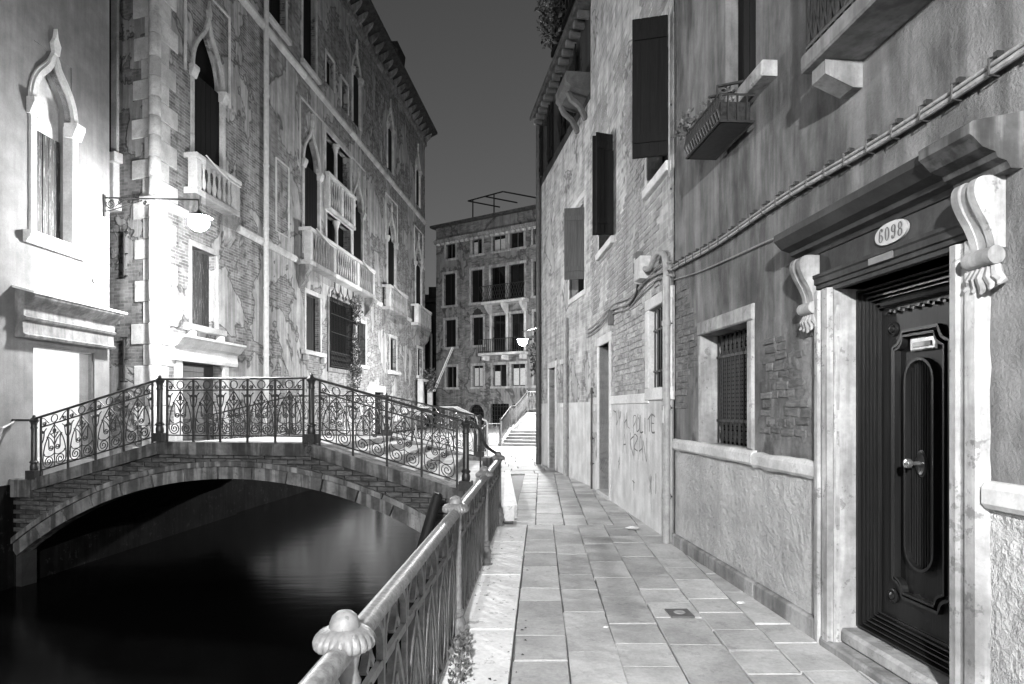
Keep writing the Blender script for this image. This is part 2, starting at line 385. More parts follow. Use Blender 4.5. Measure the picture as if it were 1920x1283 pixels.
def planks(parent, name, x0, x1, y0, y1, z0, z1, n, mat, battens=0, panel=False):
    """a boarded shutter leaf: boards with open joints, optional battens"""
    s = MB(); w = (x1-x0)/n
    o = B(x0, x1, (y0+y1)/2, y1, z0, z1).build(name, mat, parent)
    for i in range(n): B(x0+i*w+.004, x0+(i+1)*w-.004, y0, (y0+y1)/2+.002, z0+.004, z1-.004, c=.004).build('board', mat, o)
    return o

# ================================================================== SETTING: water, quay, paving
WATER_Z = -1.3
def struct(o): o['kind'] = 'structure'; return o
struct(MB().add([(-60,-30,WATER_Z),(60,-30,WATER_Z),(60,110,WATER_Z),(-60,110,WATER_Z)], [(0,1,2,3)]).build('canal_water', 'water'))
def edge_x(Y): return -.49+.042*(Y-2)          # railing line along the canal
def wall_x(Y):                                   # street wall line on the right
    if Y < 8.03: return 2.45-.067*Y
    if Y < 13.9: return 1.90-.0511*(Y-8.03)
    return 1.60-.1393*(Y-13.9)
poly = [(edge_x(-10)-.13,-10),(3.6,-10),(3.6,30),(-1.0,30),(-.95,15.6),(-.6,15.4),(edge_x(9.6)-.13,9.6)]
pav = struct(MB().slab(poly, -2.2, -.035).build('quay_pavement', 'joint'))
# canal side of the quay, a stone skin in courses
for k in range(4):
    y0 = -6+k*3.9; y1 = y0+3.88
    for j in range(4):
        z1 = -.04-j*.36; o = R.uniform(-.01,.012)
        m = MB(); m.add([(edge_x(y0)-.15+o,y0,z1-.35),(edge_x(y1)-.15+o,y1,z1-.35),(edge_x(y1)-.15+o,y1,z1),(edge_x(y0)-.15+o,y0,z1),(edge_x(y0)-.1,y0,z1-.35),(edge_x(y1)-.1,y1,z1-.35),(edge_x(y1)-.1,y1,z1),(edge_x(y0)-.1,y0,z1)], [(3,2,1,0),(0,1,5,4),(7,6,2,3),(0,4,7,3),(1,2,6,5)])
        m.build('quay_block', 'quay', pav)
# white edging stones
y = -6.0
while y < 9.3:
    L = min(R.uniform(1.3, 1.9), 9.32-y)
    a, b = y+.006, y+L-.006
    q = lambda Y: edge_x(Y)+.393
    MB().slab([(edge_x(a)-.14,a),(q(a)-.006,a),(q(b)-.006,b),(edge_x(b)-.14,b)], -.12, .012+R.uniform(-.003,.003), .008).build('edging_stone', 'edge', pav)
    y += L
# trachyte slabs, rows running with the canal
DIRX = .042
def slab_at(xa, xb, ya, yb, zt, mat='slab'):
    j = lambda: R.uniform(-.005,.005)
    P = [(xa+DIRX*ya+j(), ya+j()), (xb+DIRX*ya+j(), ya+j()), (xb+DIRX*yb+j(), yb+j()), (xa+DIRX*yb+j(), yb+j())]
    t = [R.uniform(-.002,.002) for _ in P]
    m = MB().slab(P, -.06, zt, .006); m.v = [(x+R.uniform(-.004,.004), y+R.uniform(-.004,.004), z+(t[i % 4] if i >= 8 else 0)) for i, (x, y, z) in enumerate(m.v)]; m.build('paving_slab', mat, pav)
cols = [-.178, .175, .505, .865, 1.235, 1.585, 1.93, 2.27, 2.6]
for i in range(len(cols)-1):
    y = 1.2+R.uniform(-.5,.1)
    while y < 9.3:
        L = R.choice([.4,.5,.62,.7,.85])*R.uniform(.93,1.07)
        yb = min(y+L, 9.33)
        if cols[i]+DIRX*y < wall_x(y)+.05 and yb-y > .1: slab_at(cols[i]+.004, cols[i+1]-.004, y+.004, yb-.004, R.uniform(-.004,.005))
        y = yb
        if y >= 9.32: break
cols2 = [-.02+.0, .30, .70, 1.02, 1.37, 1.7, 2.0]
for i in range(len(cols2)-1):
    y = 9.34
    while y < 16.5:
        yb = y+R.choice([.3,.36,.44,.55])*R.uniform(.95,1.05)
        if cols2[i]-.35+.0 < wall_x(y)+.05: slab_at(cols2[i]-.37+.007, cols2[i+1]-.37-.007, y+.006, yb-.006, R.uniform(-.005,.006))
        y = yb
y = 16.55
while y < 28.3:
    x = -.9+R.uniform(-.1,.0); yb = y+R.uniform(.6,.8)
    while x < 2.6:
        xb = x+R.uniform(.6,1.15); sk = .25
        if x < max(wall_x(min(y,19.5))+.4, .9) or y > 19.4:
            P = [(x+.01,y+sk*x+.01),(xb-.01,y+sk*xb+.01),(xb-.01,yb+sk*xb-.01),(x+.01,yb+sk*x-.01)]
            MB().slab(P, -.06, R.uniform(-.004,.004), .006).build('paving_slab', 'slab', pav)
        x = xb
    y = yb
# far bank and left bank
struct(MB().slab([(-24,34.5),(24,34.5),(24,95),(-24,95)], -2.2, .3).build('far_pavement', 'step'))
struct(MB().slab([(-8.06,11.08),(-7.5,18.6),(-7.8,18.7),(-13,19),(-13,11.08)], -2.2, .40).build('left_bank', 'quay'))
struct(MB().slab([(-8.08,11.1),(-7.53,18.55),(-7.8,18.65),(-13,18.95),(-13,11.1)], .401, .44, .01).build('left_bank_pavement', 'step'))
struct(MB().slab([(3.6,-10),(24,-10),(24,40),(3.6,40)], -2.2, -.05).build('ground_behind_houses', 'joint'))

# ================================================================== cast-iron posts (shared meshes)
PROF_POST = [(.085,0),(.085,.02),(.062,.03),(.066,.10),(.072,.15),(.060,.185),(.045,.195),(.058,.21),(.060,.235),(.045,.25),(.046,.27),(.043,.28),(.040,.78),(.046,.785),(.048,.80),(.042,.815),(.037,.84),(.044,.872),(.058,.892),(.084,.900),(.090,.908),(.091,.922),(.086,.936),(.072,.950),(.052,.958),(.045,.960),(.043,.974),(.036,.992),(.022,1.004),(.005,1.009)]
def post_mod(r, z, k):
    if .28 <= z <= .79: return 1.0-.07*(k % 3 == 0)
    if .899 <= z <= .951: return 1.0-.075*(k % 3 == 0)
    return 1.0
mp = MB(); mp.smooth = True; mp.lathe(PROF_POST, sides=66, mod=post_mod); ME_POST_RAIL = mp.mesh('post', 'rail')
PROF_BP = [(.052,.13),(.060,.15),(.062,.20),(.050,.245),(.064,.255),(.066,.275),(.050,.29),(.046,.31),(.044,.80),(.052,.81),(.050,.83),(.042,.85),(.050,.90),(.068,.925),(.070,.945),(.054,.965),(.030,.985),(.022,1.0),(.026,1.012),(.006,1.03)]
def bp_mod(r, z, k):
    if .305 <= z <= .805: return 1.0-.09*(k % 2)
    return 1.0
mp = MB(); mp.smooth = True; mp.lathe(PROF_BP, sides=24, mod=bp_mod); mp.box(-.085,.085,-.085,.085,0,.135); ME_POST_BR = mp.mesh('post', 'iron')

# ================================================================== quay railing
rail = thing('quay_railing', 'grey painted cast-iron quay railing running along the canal at lower left', 'railing', (edge_x(-.6), -.6, 0.0), (.042, .999))
PY = [0.0, 2.6, 5.2, 7.55, 9.86]
def strip(m, pts, w, t=.010): 
    m.tube([(x, 0, z) for x, z in pts], (t, w), 4, flat=(0,1,0))
def rail_panel(L):
    m = MB(); n = max(1, round(L/.40)); u = L/n
    strip(m, [(0,.085),(L,.085)], .022, .014); strip(m, [(0,.685),(L,.685)], .024, .014)
    for i in range(1, n): strip(m, [(i*u,.085),(i*u,.88)], .020, .016)
    for i in range(n):
        c = (i+.5)*u; h = u*.46
        for sg in (-1, 1):
            strip(m, catmull([(c+sg*h*.98,.09),(c+sg*h*.98,.25),(c+sg*h*.72,.45),(c+sg*h*.28,.60),(c,.68)], 4), .022, .020)
            strip(m, catmull([(c,.10),(c+sg*h*.45,.19),(c+sg*h*.55,.32),(c+sg*h*.28,.46),(c,.56)], 4), .018, .018)
            strip(m, catmull([(c+sg*h,.70),(c+sg*h*.95,.79),(c+sg*h*.55,.865),(c+sg*h*.1,.875),(c,.80),(c+sg*h*.25,.74)], 4), .020, .018)
        m.prism([(c,.23),(c+.036,.34),(c+.026,.43),(c,.50),(c-.026,.43),(c-.036,.34)], -.010, .010)
    return m
for i, s in enumerate(PY): put('post', ME_POST_RAIL, rail, (s,0,.0), (0,0,0))
for i in range(4):
    a, b = PY[i]+.05, PY[i+1]-.05
    o = rail_panel(b-a).build('panel', 'rail', rail); o.location = (a,0,0)
    hr = MB(); hr.smooth = True
    hr.profile([(-.036,.880),(-.036,.900),(-.026,.918),(-.010,.926),(.010,.926),(.026,.918),(.036,.900),(.036,.880)], a-.03 if i else a-.05, b+.02); hr.build('handrail', 'handrail', rail)

# ================================================================== stone bridge, local x along its near edge, y across
BD = (.9809, -.1947)
bridge = thing('stone_footbridge', 'arched brick and stone footbridge with wide steps crossing the dark canal', 'bridge', (-7.7, 11.0, 0), BD)
SHX = -1.40/6.55
def zc(x):                                        # top of the near coping
    if x < 0: return .46
    if x < 2.30: return .46+(1.08-.46)*x/2.30
    if x < 4.84: return 1.08
    if x < 7.19: return 1.08-(1.08-.44)*(x-4.84)/2.35
    return .44
def drop(z, y): return z-.022*y*max(0.0, (z-.4)/.68)
def far_xf(x, y, z): return (x+SHX*y, y, drop(z, y))
XC, RAD, ZCR = 3.60, 6.45, .53
def zarc(x, r): 
    q = r*r-(x-XC)**2
    return ZCR-RAD+math.sqrt(max(q, 0))
# arch ring stones
nv = 15; amax = math.asin(3.92/RAD)
for side in (0, 1):
    for i in range(nv):
        a0 = -amax+2*amax*i/nv+.002; a1 = -amax+2*amax*(i+1)/nv-.002
        P = []; k = 4; o = R.uniform(-.012,.01)
        for j in range(k+1): a = a0+(a1-a0)*j/k; P.append((XC+(RAD)*math.sin(a), ZCR-RAD+RAD*math.cos(a)))
        for j in range(k,-1,-1): a = a0+(a1-a0)*j/k; P.append((XC+(RAD+.19)*math.sin(a), ZCR-RAD+(RAD+.19)*math.cos(a)))
        m = MB().prism(P, -.03+o, .22)
        if side: m.xf(lambda x,y,z: (x+SHX*6.55, 6.55-y, z-.05))
        m.build('arch_stone', 'voussoir', bridge)
    for i in range(9):
        a0 = -amax+2*amax*i/9+.001; a1 = -amax+2*amax*(i+1)/9-.001; pts = []
        for j in range(6): a = a0+(a1-a0)*j/5; pts.append((XC+(RAD+.192)*math.sin(a), ZCR-RAD+(RAD+.192)*math.cos(a)))
        m = MB().band(pts, .075, -.075+R.uniform(-.008,.008), .1)
        if side: m.xf(lambda x,y,z: (x+SHX*6.55, 6.55-y, z-.05))
        m.build('arch_moulding', 'voussoir', bridge)
# spandrel backing and its bricks
def spandrel(y0, y1, fx=None):
    P = [(-.42,-1.6),(-.42,.30)]+[(x, zc(x)-.19) for x in (0,.8,1.6,2.3,3.6,4.84,5.6,6.4,7.19)]+[(7.45,.26),(7.45,-1.6)]
    Q = [(XC+(RAD+.1)*math.sin(a), ZCR-RAD+(RAD+.1)*math.cos(a)) for a in [amax*.965-2*amax*.965*i/30 for i in range(31)]]
    m = MB().prism(P+[(Q[0][0],-1.6)]+Q+[(Q[-1][0],-1.6)], y0, y1)
    if fx: m.xf(fx)
    return m
spandrel(.02, .30).build('spandrel_backing', 'mortar', bridge)
spandrel(.02, .30, lambda x,y,z: (x+SHX*6.55, 6.55-y, z-.06)).build('spandrel_backing', 'mortar', bridge)
bm_ = B(-.5,.5,-.5,.5,-.5,.5,c=.06).mesh('brick', 'spandrel')
row = 0; z = -1.25; nb = 0
while z < .95:
    x = -.40+(.13 if row % 2 else 0)
    while x < 7.4:
        L = .25
        ok = zarc(x+L/2, RAD+.13) < z-.03 and z+.03 < min(zc(x), zc(x+L))-.12
        if ok and nb < 300:
            put('brick', bm_, bridge, (x+L/2, .02+R.uniform(-.012,.004), z+R.uniform(-.003,.003)), (0,0,0), (L-.014, .05, .062)); nb += 1
        x += L+.006
    z += .073; row += 1
# vault under the deck
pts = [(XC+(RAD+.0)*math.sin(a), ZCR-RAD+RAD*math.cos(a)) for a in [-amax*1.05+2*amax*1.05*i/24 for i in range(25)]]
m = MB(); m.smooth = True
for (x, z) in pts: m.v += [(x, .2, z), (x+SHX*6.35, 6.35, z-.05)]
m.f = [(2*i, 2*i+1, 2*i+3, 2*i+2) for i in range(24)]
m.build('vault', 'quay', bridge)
# coping stones
def coping(xa, xb, far=False, th=.19):
    xs = [xa, xb]; m = MB(); yy = (-.07, .30)
    vs = []
    for x in (xa+.004, xb-.004):
        for (y_, z_) in ((yy[0], zc(x)-th),(yy[0], zc(x)-.012),(yy[0]+.012, zc(x)),(yy[1], zc(x)),(yy[1], zc(x)-th)): vs.append((x,y_,z_))
    m.add(vs, [(i,(i+1)%5,5+(i+1)%5,5+i) for i in range(5)]+[(4,3,2,1,0),(5,6,7,8,9)])
    if far: m.xf(lambda x,y,z: (x+SHX*6.55, 6.55-y, drop(z,6.55)))
    return m.build('coping_stone', 'coping', bridge)
for far in (False, True):
    for a, b in ((0.0,1.15),(1.15,2.30),(2.30,3.15),(3.15,4.05),(4.05,4.84),(4.84,6.05),(6.05,7.19)): coping(a, b, far)
    for a, b in ((-.42,-.004),(7.194,7.48)):
        m = B(a,b,-.09,.32,.16,.45,c=.012)
        if far: m.xf(lambda x,y,z: (x+SHX*6.55, 6.55-y, drop(z,6.55)))
        m.build('end_block', 'coping', bridge)
# deck and steps
def step(xa, xb, zt, h=.5):
    vs = []
    for y_ in (.28, 6.27):
        for (x, z) in ((xa, zt-h),(xb, zt-h),(xb, zt-.012),(xb-.012, zt),(xa, zt)): vs.append((x+SHX*y_, y_, drop(z, y_)))
    m = MB().add(vs, [(0,1,2,3,4),(9,8,7,6,5)]+[((i+1)%5,i,5+i,5+(i+1)%5) for i in range(5)])
    return m.build('step', 'step', bridge)
tops = [(.92,4.95,5.45),(.79,5.40,5.90),(.65,5.85,6.35),(.51,6.30,6.80),(.36,6.75,7.25)]
deck = step(2.25, 5.0, 1.05, .22); deck.name = 'deck'
for zt, a, b in tops: step(a, b, zt, .25)
for i, zt in enumerate((.93,.80,.67,.56)): 
    a = 2.3-.46*(i+1)
    m = MB(); vs = []
    for y_ in (.28, 6.27):
        for (x, z) in ((a, zt-.25),(a+.5, zt-.25),(a+.5, zt),(a+.012, zt),(a, zt-.012)): vs.append((x+SHX*y_, y_, drop(z, y_)))
    MB().add(vs, [(0,1,2,3,4),(9,8,7,6,5)]+[((k+1)%5,k,5+k,5+(k+1)%5) for k in range(5)]).build('step', 'step', bridge)
# landing with white kerb towards the quay (world coordinates turned into the bridge's own)
def to_bridge(X, Y): 
    dx, dy = X+7.7, Y-11.0; return (dx*BD[0]+dy*BD[1], -dx*BD[1]+dy*BD[0])
MB().slab([to_bridge(*p) for p in [(-.75,9.86),(-.02,9.90),(.04,9.95),(-.12,15.4),(-.95,15.5)]], -.3, .155, .015).build('landing', 'step', bridge)
MB().slab([to_bridge(*p) for p in [(-.13,9.84),(.03,9.86),(.075,9.93),(-.05,15.45),(-.15,15.45)]], -.3, .185, .02).build('kerb', 'edge', bridge)

# ------------------------------------------------------------------ scroll-work balustrades of the bridge
def bay_curves(w):
    h = w/2; k = h/.2125; C = []
    def both(P): C.append(P); C.append([(-x, z) for x, z in P])
    C.append([(0,.10),(0,.77)])
    both(catmull([(0,.775),(.05*k,.70),(.11*k,.60),(.155*k,.48),(.18*k,.36),(.188*k,.26)],3)+spiral(.098*k,.205,.088*k,.014,0,-2.1,30))
    both(catmull([(.0,.315),(.05*k,.285),(.11*k,.29),(.155*k,.31),(.168*k,.345)],3))
    both(catmull([(0,.44),(.04*k,.53),(.085*k,.585),(.125*k,.61)],3))
    both(catmull([(.125*k,.61),(.095*k,.55),(.092*k,.47)],3)+spiral(.052*k,.41,.042*k,.010,.3,-1.6,16))
    both(catmull([(0,.715),(.022*k,.68),(.016*k,.645),(.035*k,.632),(.066*k,.640)],3)); both(catmull([(.066*k,.640),(.035*k,.60),(0,.55)],3))
    both(catmull([(.205*k,.53),(.185*k,.57),(.172*k,.64),(.16*k,.71),(.125*k,.745)],3)); both(spiral(.182*k,.70,.022*k,.006,1.2,-1.4,10))
    C.append(spiral(0,.87,.060,.060,0,1,20)); 
    both(catmull([(.205*k,.93),(.165*k,.915),(.125*k,.865),(.085*k,.815)],3)); both(spiral(.165*k,.835,.032*k,.008,2.2,1.5,12))
    return C
def bay_mesh(w, slope):
    m = MB()
    for P in bay_curves(w): m.tube([(x,0,z+slope*x) for x, z in P], .0085, 4, flat=(0,1,0))
    return m.mesh('scroll_panel', 'iron')
RAILS = (.10, .79, .955)
def balustrade(root, far):
    fx = (lambda x, z: (x+SHX*6.55, 6.47, z-.022*6.55*max(0, (z-.4-.5)/.68 if False else max(0.0,(zc(x)-.4)/.68)))) if far else (lambda x, z: (x, .0, z))
    segs = [(0.0, 2.30, 4, (1.08-.46)/2.30), (2.30, 4.84, 5, 0.0), (4.84, 7.19, 4, -(1.08-.44)/2.35)]
    for x in (0.0, 2.30, 4.84, 7.19):
        p = fx(x, zc(x)); put('post', ME_POST_BR, root, (p[0],p[1],p[2]-.002))
    for xa, xb, n, sl in segs:
        a, b = xa+.13, xb-.13; w = (b-a)/n
        za, zb = fx(xa, zc(xa))[2], fx(xb, zc(xb))[2]; sl = (zb-za)/(xb-xa)
        me = bay_mesh(w-.02, sl)
        zl = lambda x: za+(zb-za)*(x-xa)/(xb-xa)
        dx, yy, _ = fx(0, 0)
        for i in range(n):
            c = a+(i+.5)*w; put('scroll_panel', me, root, (c+dx, yy, zl(c)))
        for i in range(n+1):
            x = a+i*w; B(x+dx-.013, x+dx+.013, yy-.013, yy+.013, zl(x)-.004, zl(x)+.95).build('upright', 'iron', root)
        for h, r in ((.10,.010),(.79,.011)):
            MB().tube([(a+dx,yy,zl(a)+h),(b+dx,yy,zl(b)+h)], (.016,.014), 4, flat=(0,1,0)).build('rail', 'iron', root)
        t = MB(); t.smooth = True; t.tube([(xa+dx+.04,yy,zl(xa+.04)+.962),(xb+dx-.04,yy,zl(xb-.04)+.962)], (.034,.020), 8, flat=(0,1,0)); t.build('handrail', 'iron', root)
bal = thing('bridge_balustrade', 'black wrought-iron scrollwork balustrade on the near side of the footbridge', 'balustrade', (-7.7,11.0,0), BD)
balustrade(bal, False)
# handrail curl down to the quay railing, and the short rail into the wall on the left
t = MB(); t.smooth = True
cur = [to_bridge(-.62,9.6)+(.44+.955,), to_bridge(-.54,9.58)+(1.385,), to_bridge(-.46,9.55)+(1.30,), to_bridge(-.41,9.5)+(1.16,), to_bridge(-.34,9.42)+(1.06,), to_bridge(-.20,9.3)+(.97,)]
t.tube(catmull(cur,5), .022, 8); t.build('handrail_curl', 'iron', bal)
MB().tube([to_bridge(-.44,9.52)+(.15,), to_bridge(-.44,9.52)+(1.2,)], .014, 6).build('upright', 'iron', bal)
MB().tube([(-.03,0,1.40),(-.40,-.02,1.40)], .02, 6).build('wall_rail', 'iron', bal)
balf = thing('bridge_balustrade', 'matching scrollwork balustrade seen through the first, far side of the bridge', 'balustrade', (-7.7,11.0,0), BD)
balustrade(balf, True)
# tubular ramp handrails beyond the bridge
for X0, Y0, lab in ((0,17.2,'bright tubular handrail with a square corner beyond the bridge foot'),(-.2,16.5,'shorter bright handrail just left of the square-cornered one')):
    h = thing('ramp_handrail', lab, 'handrail', (-.6+X0,Y0,0), (1,0)); k = 1 if X0 == 0 else .8
    t = MB(); t.tube([(-1.9*k,0,1.60),(-.78*k,0,1.62),(-.05,0,1.27+(0 if X0==0 else .08)),(-.02,0,1.20),(-.02,0,.2)], .022, 8); t.smooth = True; t.build('tube', 'pipe_light', h)
    MB().tube([(-1.0*k,0,1.60),(-1.0*k,0,.4)], .018, 6).build('upright', 'pipe', h)
    MB().tube([(-1.9*k,0,1.60),(-1.9*k,0,.6)], .018, 6).build('upright', 'pipe', h)
mo = MB(); mo.smooth = True; mo.tube([(-1.68,8.85,-2.0),(-1.11,8.9,-.03),(-.97,8.9,.47),(-.962,8.9,.49)], [.085,.075,.07,.05], 12)
tag(mo.build('mooring_pole', 'wood_pole'), 'black wooden mooring pole leaning against the quay beside the bridge', 'pole')

# ================================================================== street lamps
def lamp_scroll(m, P, r=.012): m.tube([(x,0,z) for x, z in P], r, 6, flat=(0,1,0))
def street_lamp(loc, d, arm, z_arm, label, key, hang=.30, globe=.16):
    """wall bracket lamp: x points away from the wall, origin at the wall foot of the bracket"""
    t = thing('street_lamp', label, 'lamp', loc, d, 'wall bracket street lamps')
    m = MB(); m.tube([(0,0,z_arm),(arm,0,z_arm-.04)], .016, 8); m.build('arm', 'iron', t)
    m = MB(); s = min(1.0, arm*.42)
    lamp_scroll(m, [(0,z_arm-.34*s),(.12*s,z_arm-.33*s),(.45*s,z_arm-.23*s),(.95*s,z_arm-.05)], .013)
    lamp_scroll(m, spiral(.16*s,z_arm-.16*s,.12*s,.02,2.6,1.9), .011); lamp_scroll(m, spiral(.40*s,z_arm-.11*s,.075*s,.012,2.2,-1.8), .010)
    lamp_scroll(m, spiral(.62*s,z_arm-.085*s,.05*s,.01,2.2,1.6), .009); lamp_scroll(m, spiral(1.02*s,z_arm-.13*s,.05*s,.01,1.6,-1.7), .010)
    lamp_scroll(m, catmull([(.26*s,z_arm-.22*s),(.33*s,z_arm-.18*s),(.50*s,z_arm-.06*s),(.57*s,z_arm-.05*s)],4), .009)
    m.build('scroll_bracket', 'iron', t)
    B(-.02,.015,-.03,.03,z_arm-.48*s,z_arm+.06).build('wall_plate', 'iron', t)
    MB().tube([(arm,0,z_arm-.03),(arm,0,z_arm-hang+.10)], .012, 6).build('hanger', 'iron', t)
    h = MB(); h.smooth = True; h.lathe([(.03,.13),(.045,.10),(.13,.06),(.25,.005),(.255,-.01),(.245,-.01),(.12,.045),(.03,.07)], arm, 0, z_arm-hang, 20); h.build('hood', 'iron', t)
    g = MB(); g.smooth = True; n = 6
    g.lathe([(globe*math.sin(PI*(i+.02)/(n+.04))*1.0, globe*.92*math.cos(PI*(i+.02)/(n+.04))) for i in range(n+1)][::-1], arm, 0, z_arm-hang-.10, 12)
    g.build('bulb', emit_mat('lamp_glow_'+key, LAMP_POWER[key]), t)
    return t
street_lamp((-8.03,13.45,0), (1,0), 1.86, 5.74, 'glowing bracket street lamp over the footbridge on the left', 'bridge', .38, .20)
street_lamp((1.36,27.5,0), (-.41,.91), 2.2, 4.93, 'small bright street lamp at the far end of the alley', 'far', .36, .20)
hD = thing('corner_house', 'plain house standing behind the far corner of the alley, carrying the small lamp', 'house', (1.35,27.3,0), (0,-1))
wall(hD, 0, 6.5, -.06, 9, [(1.2,2.1,3.0,4.6),(4.2,5.1,3.0,4.6)], 'brickhouse', .3); shell(hD, 0, 6.5, 6, -.06, 9, 'brickhouse')
for q in (1.2,4.2): B(q,q+.9,.2,.22,3.0,4.6).build('window', 'black', hD)
street_lamp((2.70,-3.9,0), (-1,0), 3.2, 4.35, 'bracket street lamp over the quay behind the viewer', 'quay', .30, .14)

# ================================================================== near right house with the numbered door
A_O = (1.912, 8.03, 0); A_D = (.067, -.9978)
hA = thing('plaster_house', 'stained grey plaster house on the right with black panelled door 6098', 'house', A_O, A_D)
A_holes = [(3.52,4.63,0,2.39),(.92,2.12,1.23,2.35),(1.58,2.26,4.34,7.0)]
wall(hA, 0, 16, 1.17, 11, A_holes, 'near', .32)
wall(hA, 0, 16, -.06, 1.17, [(3.52,4.63,-.1,2.39)], 'near_low', .32, 'lower_wall')
shell(hA, 0, 16, 7, -.06, 11, 'near')
# skirting stones and sill band
for a, b in ((.02,1.15),(1.155,2.3),(2.305,3.32),(4.86,6.0),(6.005,7.4),(7.405,9)):
    B(a,b,-.045,.02,-.05,.135+R.uniform(-.006,.006),c=.015).build('skirting_stone', 'stone_grey', hA)
for a, b, dz in ((.04,2.28,0),(2.285,3.335,-.01),(4.85,6.3,.02),(6.305,8,.02)):
    m = MB(); n = 9
    for i in range(n+1):
        x = a+(b-a)*i/n; e = R.uniform(-.008,.008); f = R.uniform(-.006,.006)
        m.v += [(x,.02,1.115+dz+f),(x,-.03+e,1.11+dz+f),(x,-.048+e,1.135+dz),(x,-.048+e,1.205+dz),(x,-.03+e,1.235+dz+f),(x,.02,1.24+dz+f)]
    for i in range(n):
        for k in range(6): m.f.append((6*i+k,6*i+(k+1)%6,6*i+6+(k+1)%6,6*i+6+k))
    m.f += [(5,4,3,2,1,0), tuple(6*n+k for k in range(6))]
    m.build('sill_band', 'stone', hA)
# door surround
def rough_jamb(a, b, z0, z1, pr, mat='jamb', seedn=24):
    m = MB(); n = seedn; P = [(0,.0),(.12,-1.0),(.30,-1.0),(.36,-.7),(.50,-.7),(.56,-.95),(.86,-.95),(1,.0)]
    P = [(0,.3)]+[(u, v) for u, v in P]+[(1,.3)]
    for i in range(n+1):
        z = z0+(z1-z0)*i/n; e = R.uniform(-.010,.010); g = R.uniform(-.006,.006)
        for u, v in P: m.v.append((a+(b-a)*u+(e if u == 0 else (g if u == 1 else 0)), v*pr if v < 0 else v*.06, z))
    k = len(P)
    for i in range(n):
        for j in range(k-1): m.f.append((i*k+j,i*k+j+1,(i+1)*k+j+1,(i+1)*k+j))
    m.f.append(tuple((n)*k+j for j in range(k))); m.f.append(tuple(range(k-1,-1,-1)))
    return m.build('door_jamb', mat, hA)
rough_jamb(3.31, 3.525, -.05, 2.40, .055); rough_jamb(4.625, 4.85, -.05, 2.40, .055)
B(3.505,3.522,-.02,.20,.0,2.385).build('reveal_lining', 'stone_mid', hA)
B(3.40,4.63,-.06,.30,-.05,.05,c=.015).build('threshold', 'stone_grey', hA); B(3.523,4.628,.02,.30,.05,.145,c=.02).build('door_step', 'stone_mid', hA)
# lintel, frieze and cornice
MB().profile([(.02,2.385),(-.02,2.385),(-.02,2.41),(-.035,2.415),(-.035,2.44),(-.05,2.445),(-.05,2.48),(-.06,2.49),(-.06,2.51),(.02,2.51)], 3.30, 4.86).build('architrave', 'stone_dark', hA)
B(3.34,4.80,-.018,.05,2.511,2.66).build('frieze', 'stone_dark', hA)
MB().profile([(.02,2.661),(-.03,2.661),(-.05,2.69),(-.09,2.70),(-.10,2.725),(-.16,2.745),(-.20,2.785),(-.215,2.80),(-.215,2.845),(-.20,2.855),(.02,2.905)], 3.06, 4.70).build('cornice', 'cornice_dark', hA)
MB().profile([(.02,2.655),(-.06,2.655),(-.075,2.685),(-.12,2.70),(-.13,2.725),(-.19,2.745),(-.23,2.785),(-.25,2.80),(-.25,2.845),(-.235,2.858),(.02,2.910)], 4.703, 5.04).build('cornice_return', 'coping', hA)
def console(xa, xb):
    S = catmull([(.0,2.655),(-.10,2.655),(-.142,2.63),(-.150,2.575),(-.125,2.51),(-.085,2.44),(-.060,2.38),(-.052,2.33)],4)
    m = MB(); m.smooth = True
    for x0, x1, k in ((xa,xa+.30*(xb-xa),1.0),(xa+.31*(xb-xa),xa+.69*(xb-xa),.9),(xa+.70*(xb-xa),xb,1.0)):
        P = [(0,2.33)]+[(y*k, z) for y, z in S][::-1]
        n = len(P); m.add([(x0,y,z) for y,z in P]+[(x1,y,z) for y,z in P], [(i,(i+1)%n,n+(i+1)%n,n+i) for i in range(n)]+[tuple(range(n-1,-1,-1)),tuple(range(n,2*n))])
    o = m.build('console', 'console', hA)
    t = MB(); t.smooth = True; t.tube([(xa-.010,-.052,2.295),(xb+.010,-.052,2.295)], .043, 12); t.build('volute', 'console', o)
    lf = MB(); lf.smooth = True
    for i in range(5):
        u = (i+.5)/5; x = xa+(xb-xa)*u; q = abs(u-.5)
        lf.tube([(x,-.035,2.25),(x+(u-.5)*.06,-.058+q*.03,2.20),(x+(u-.5)*.10,-.045+q*.02,2.15+q*.06),(x+(u-.5)*.12,-.062,2.125+q*.08)], [.022,.027,.022,.006], 7)
    lf.build('acanthus_leaf', 'console', o)
console(3.17, 3.32); console(4.79, 4.94)
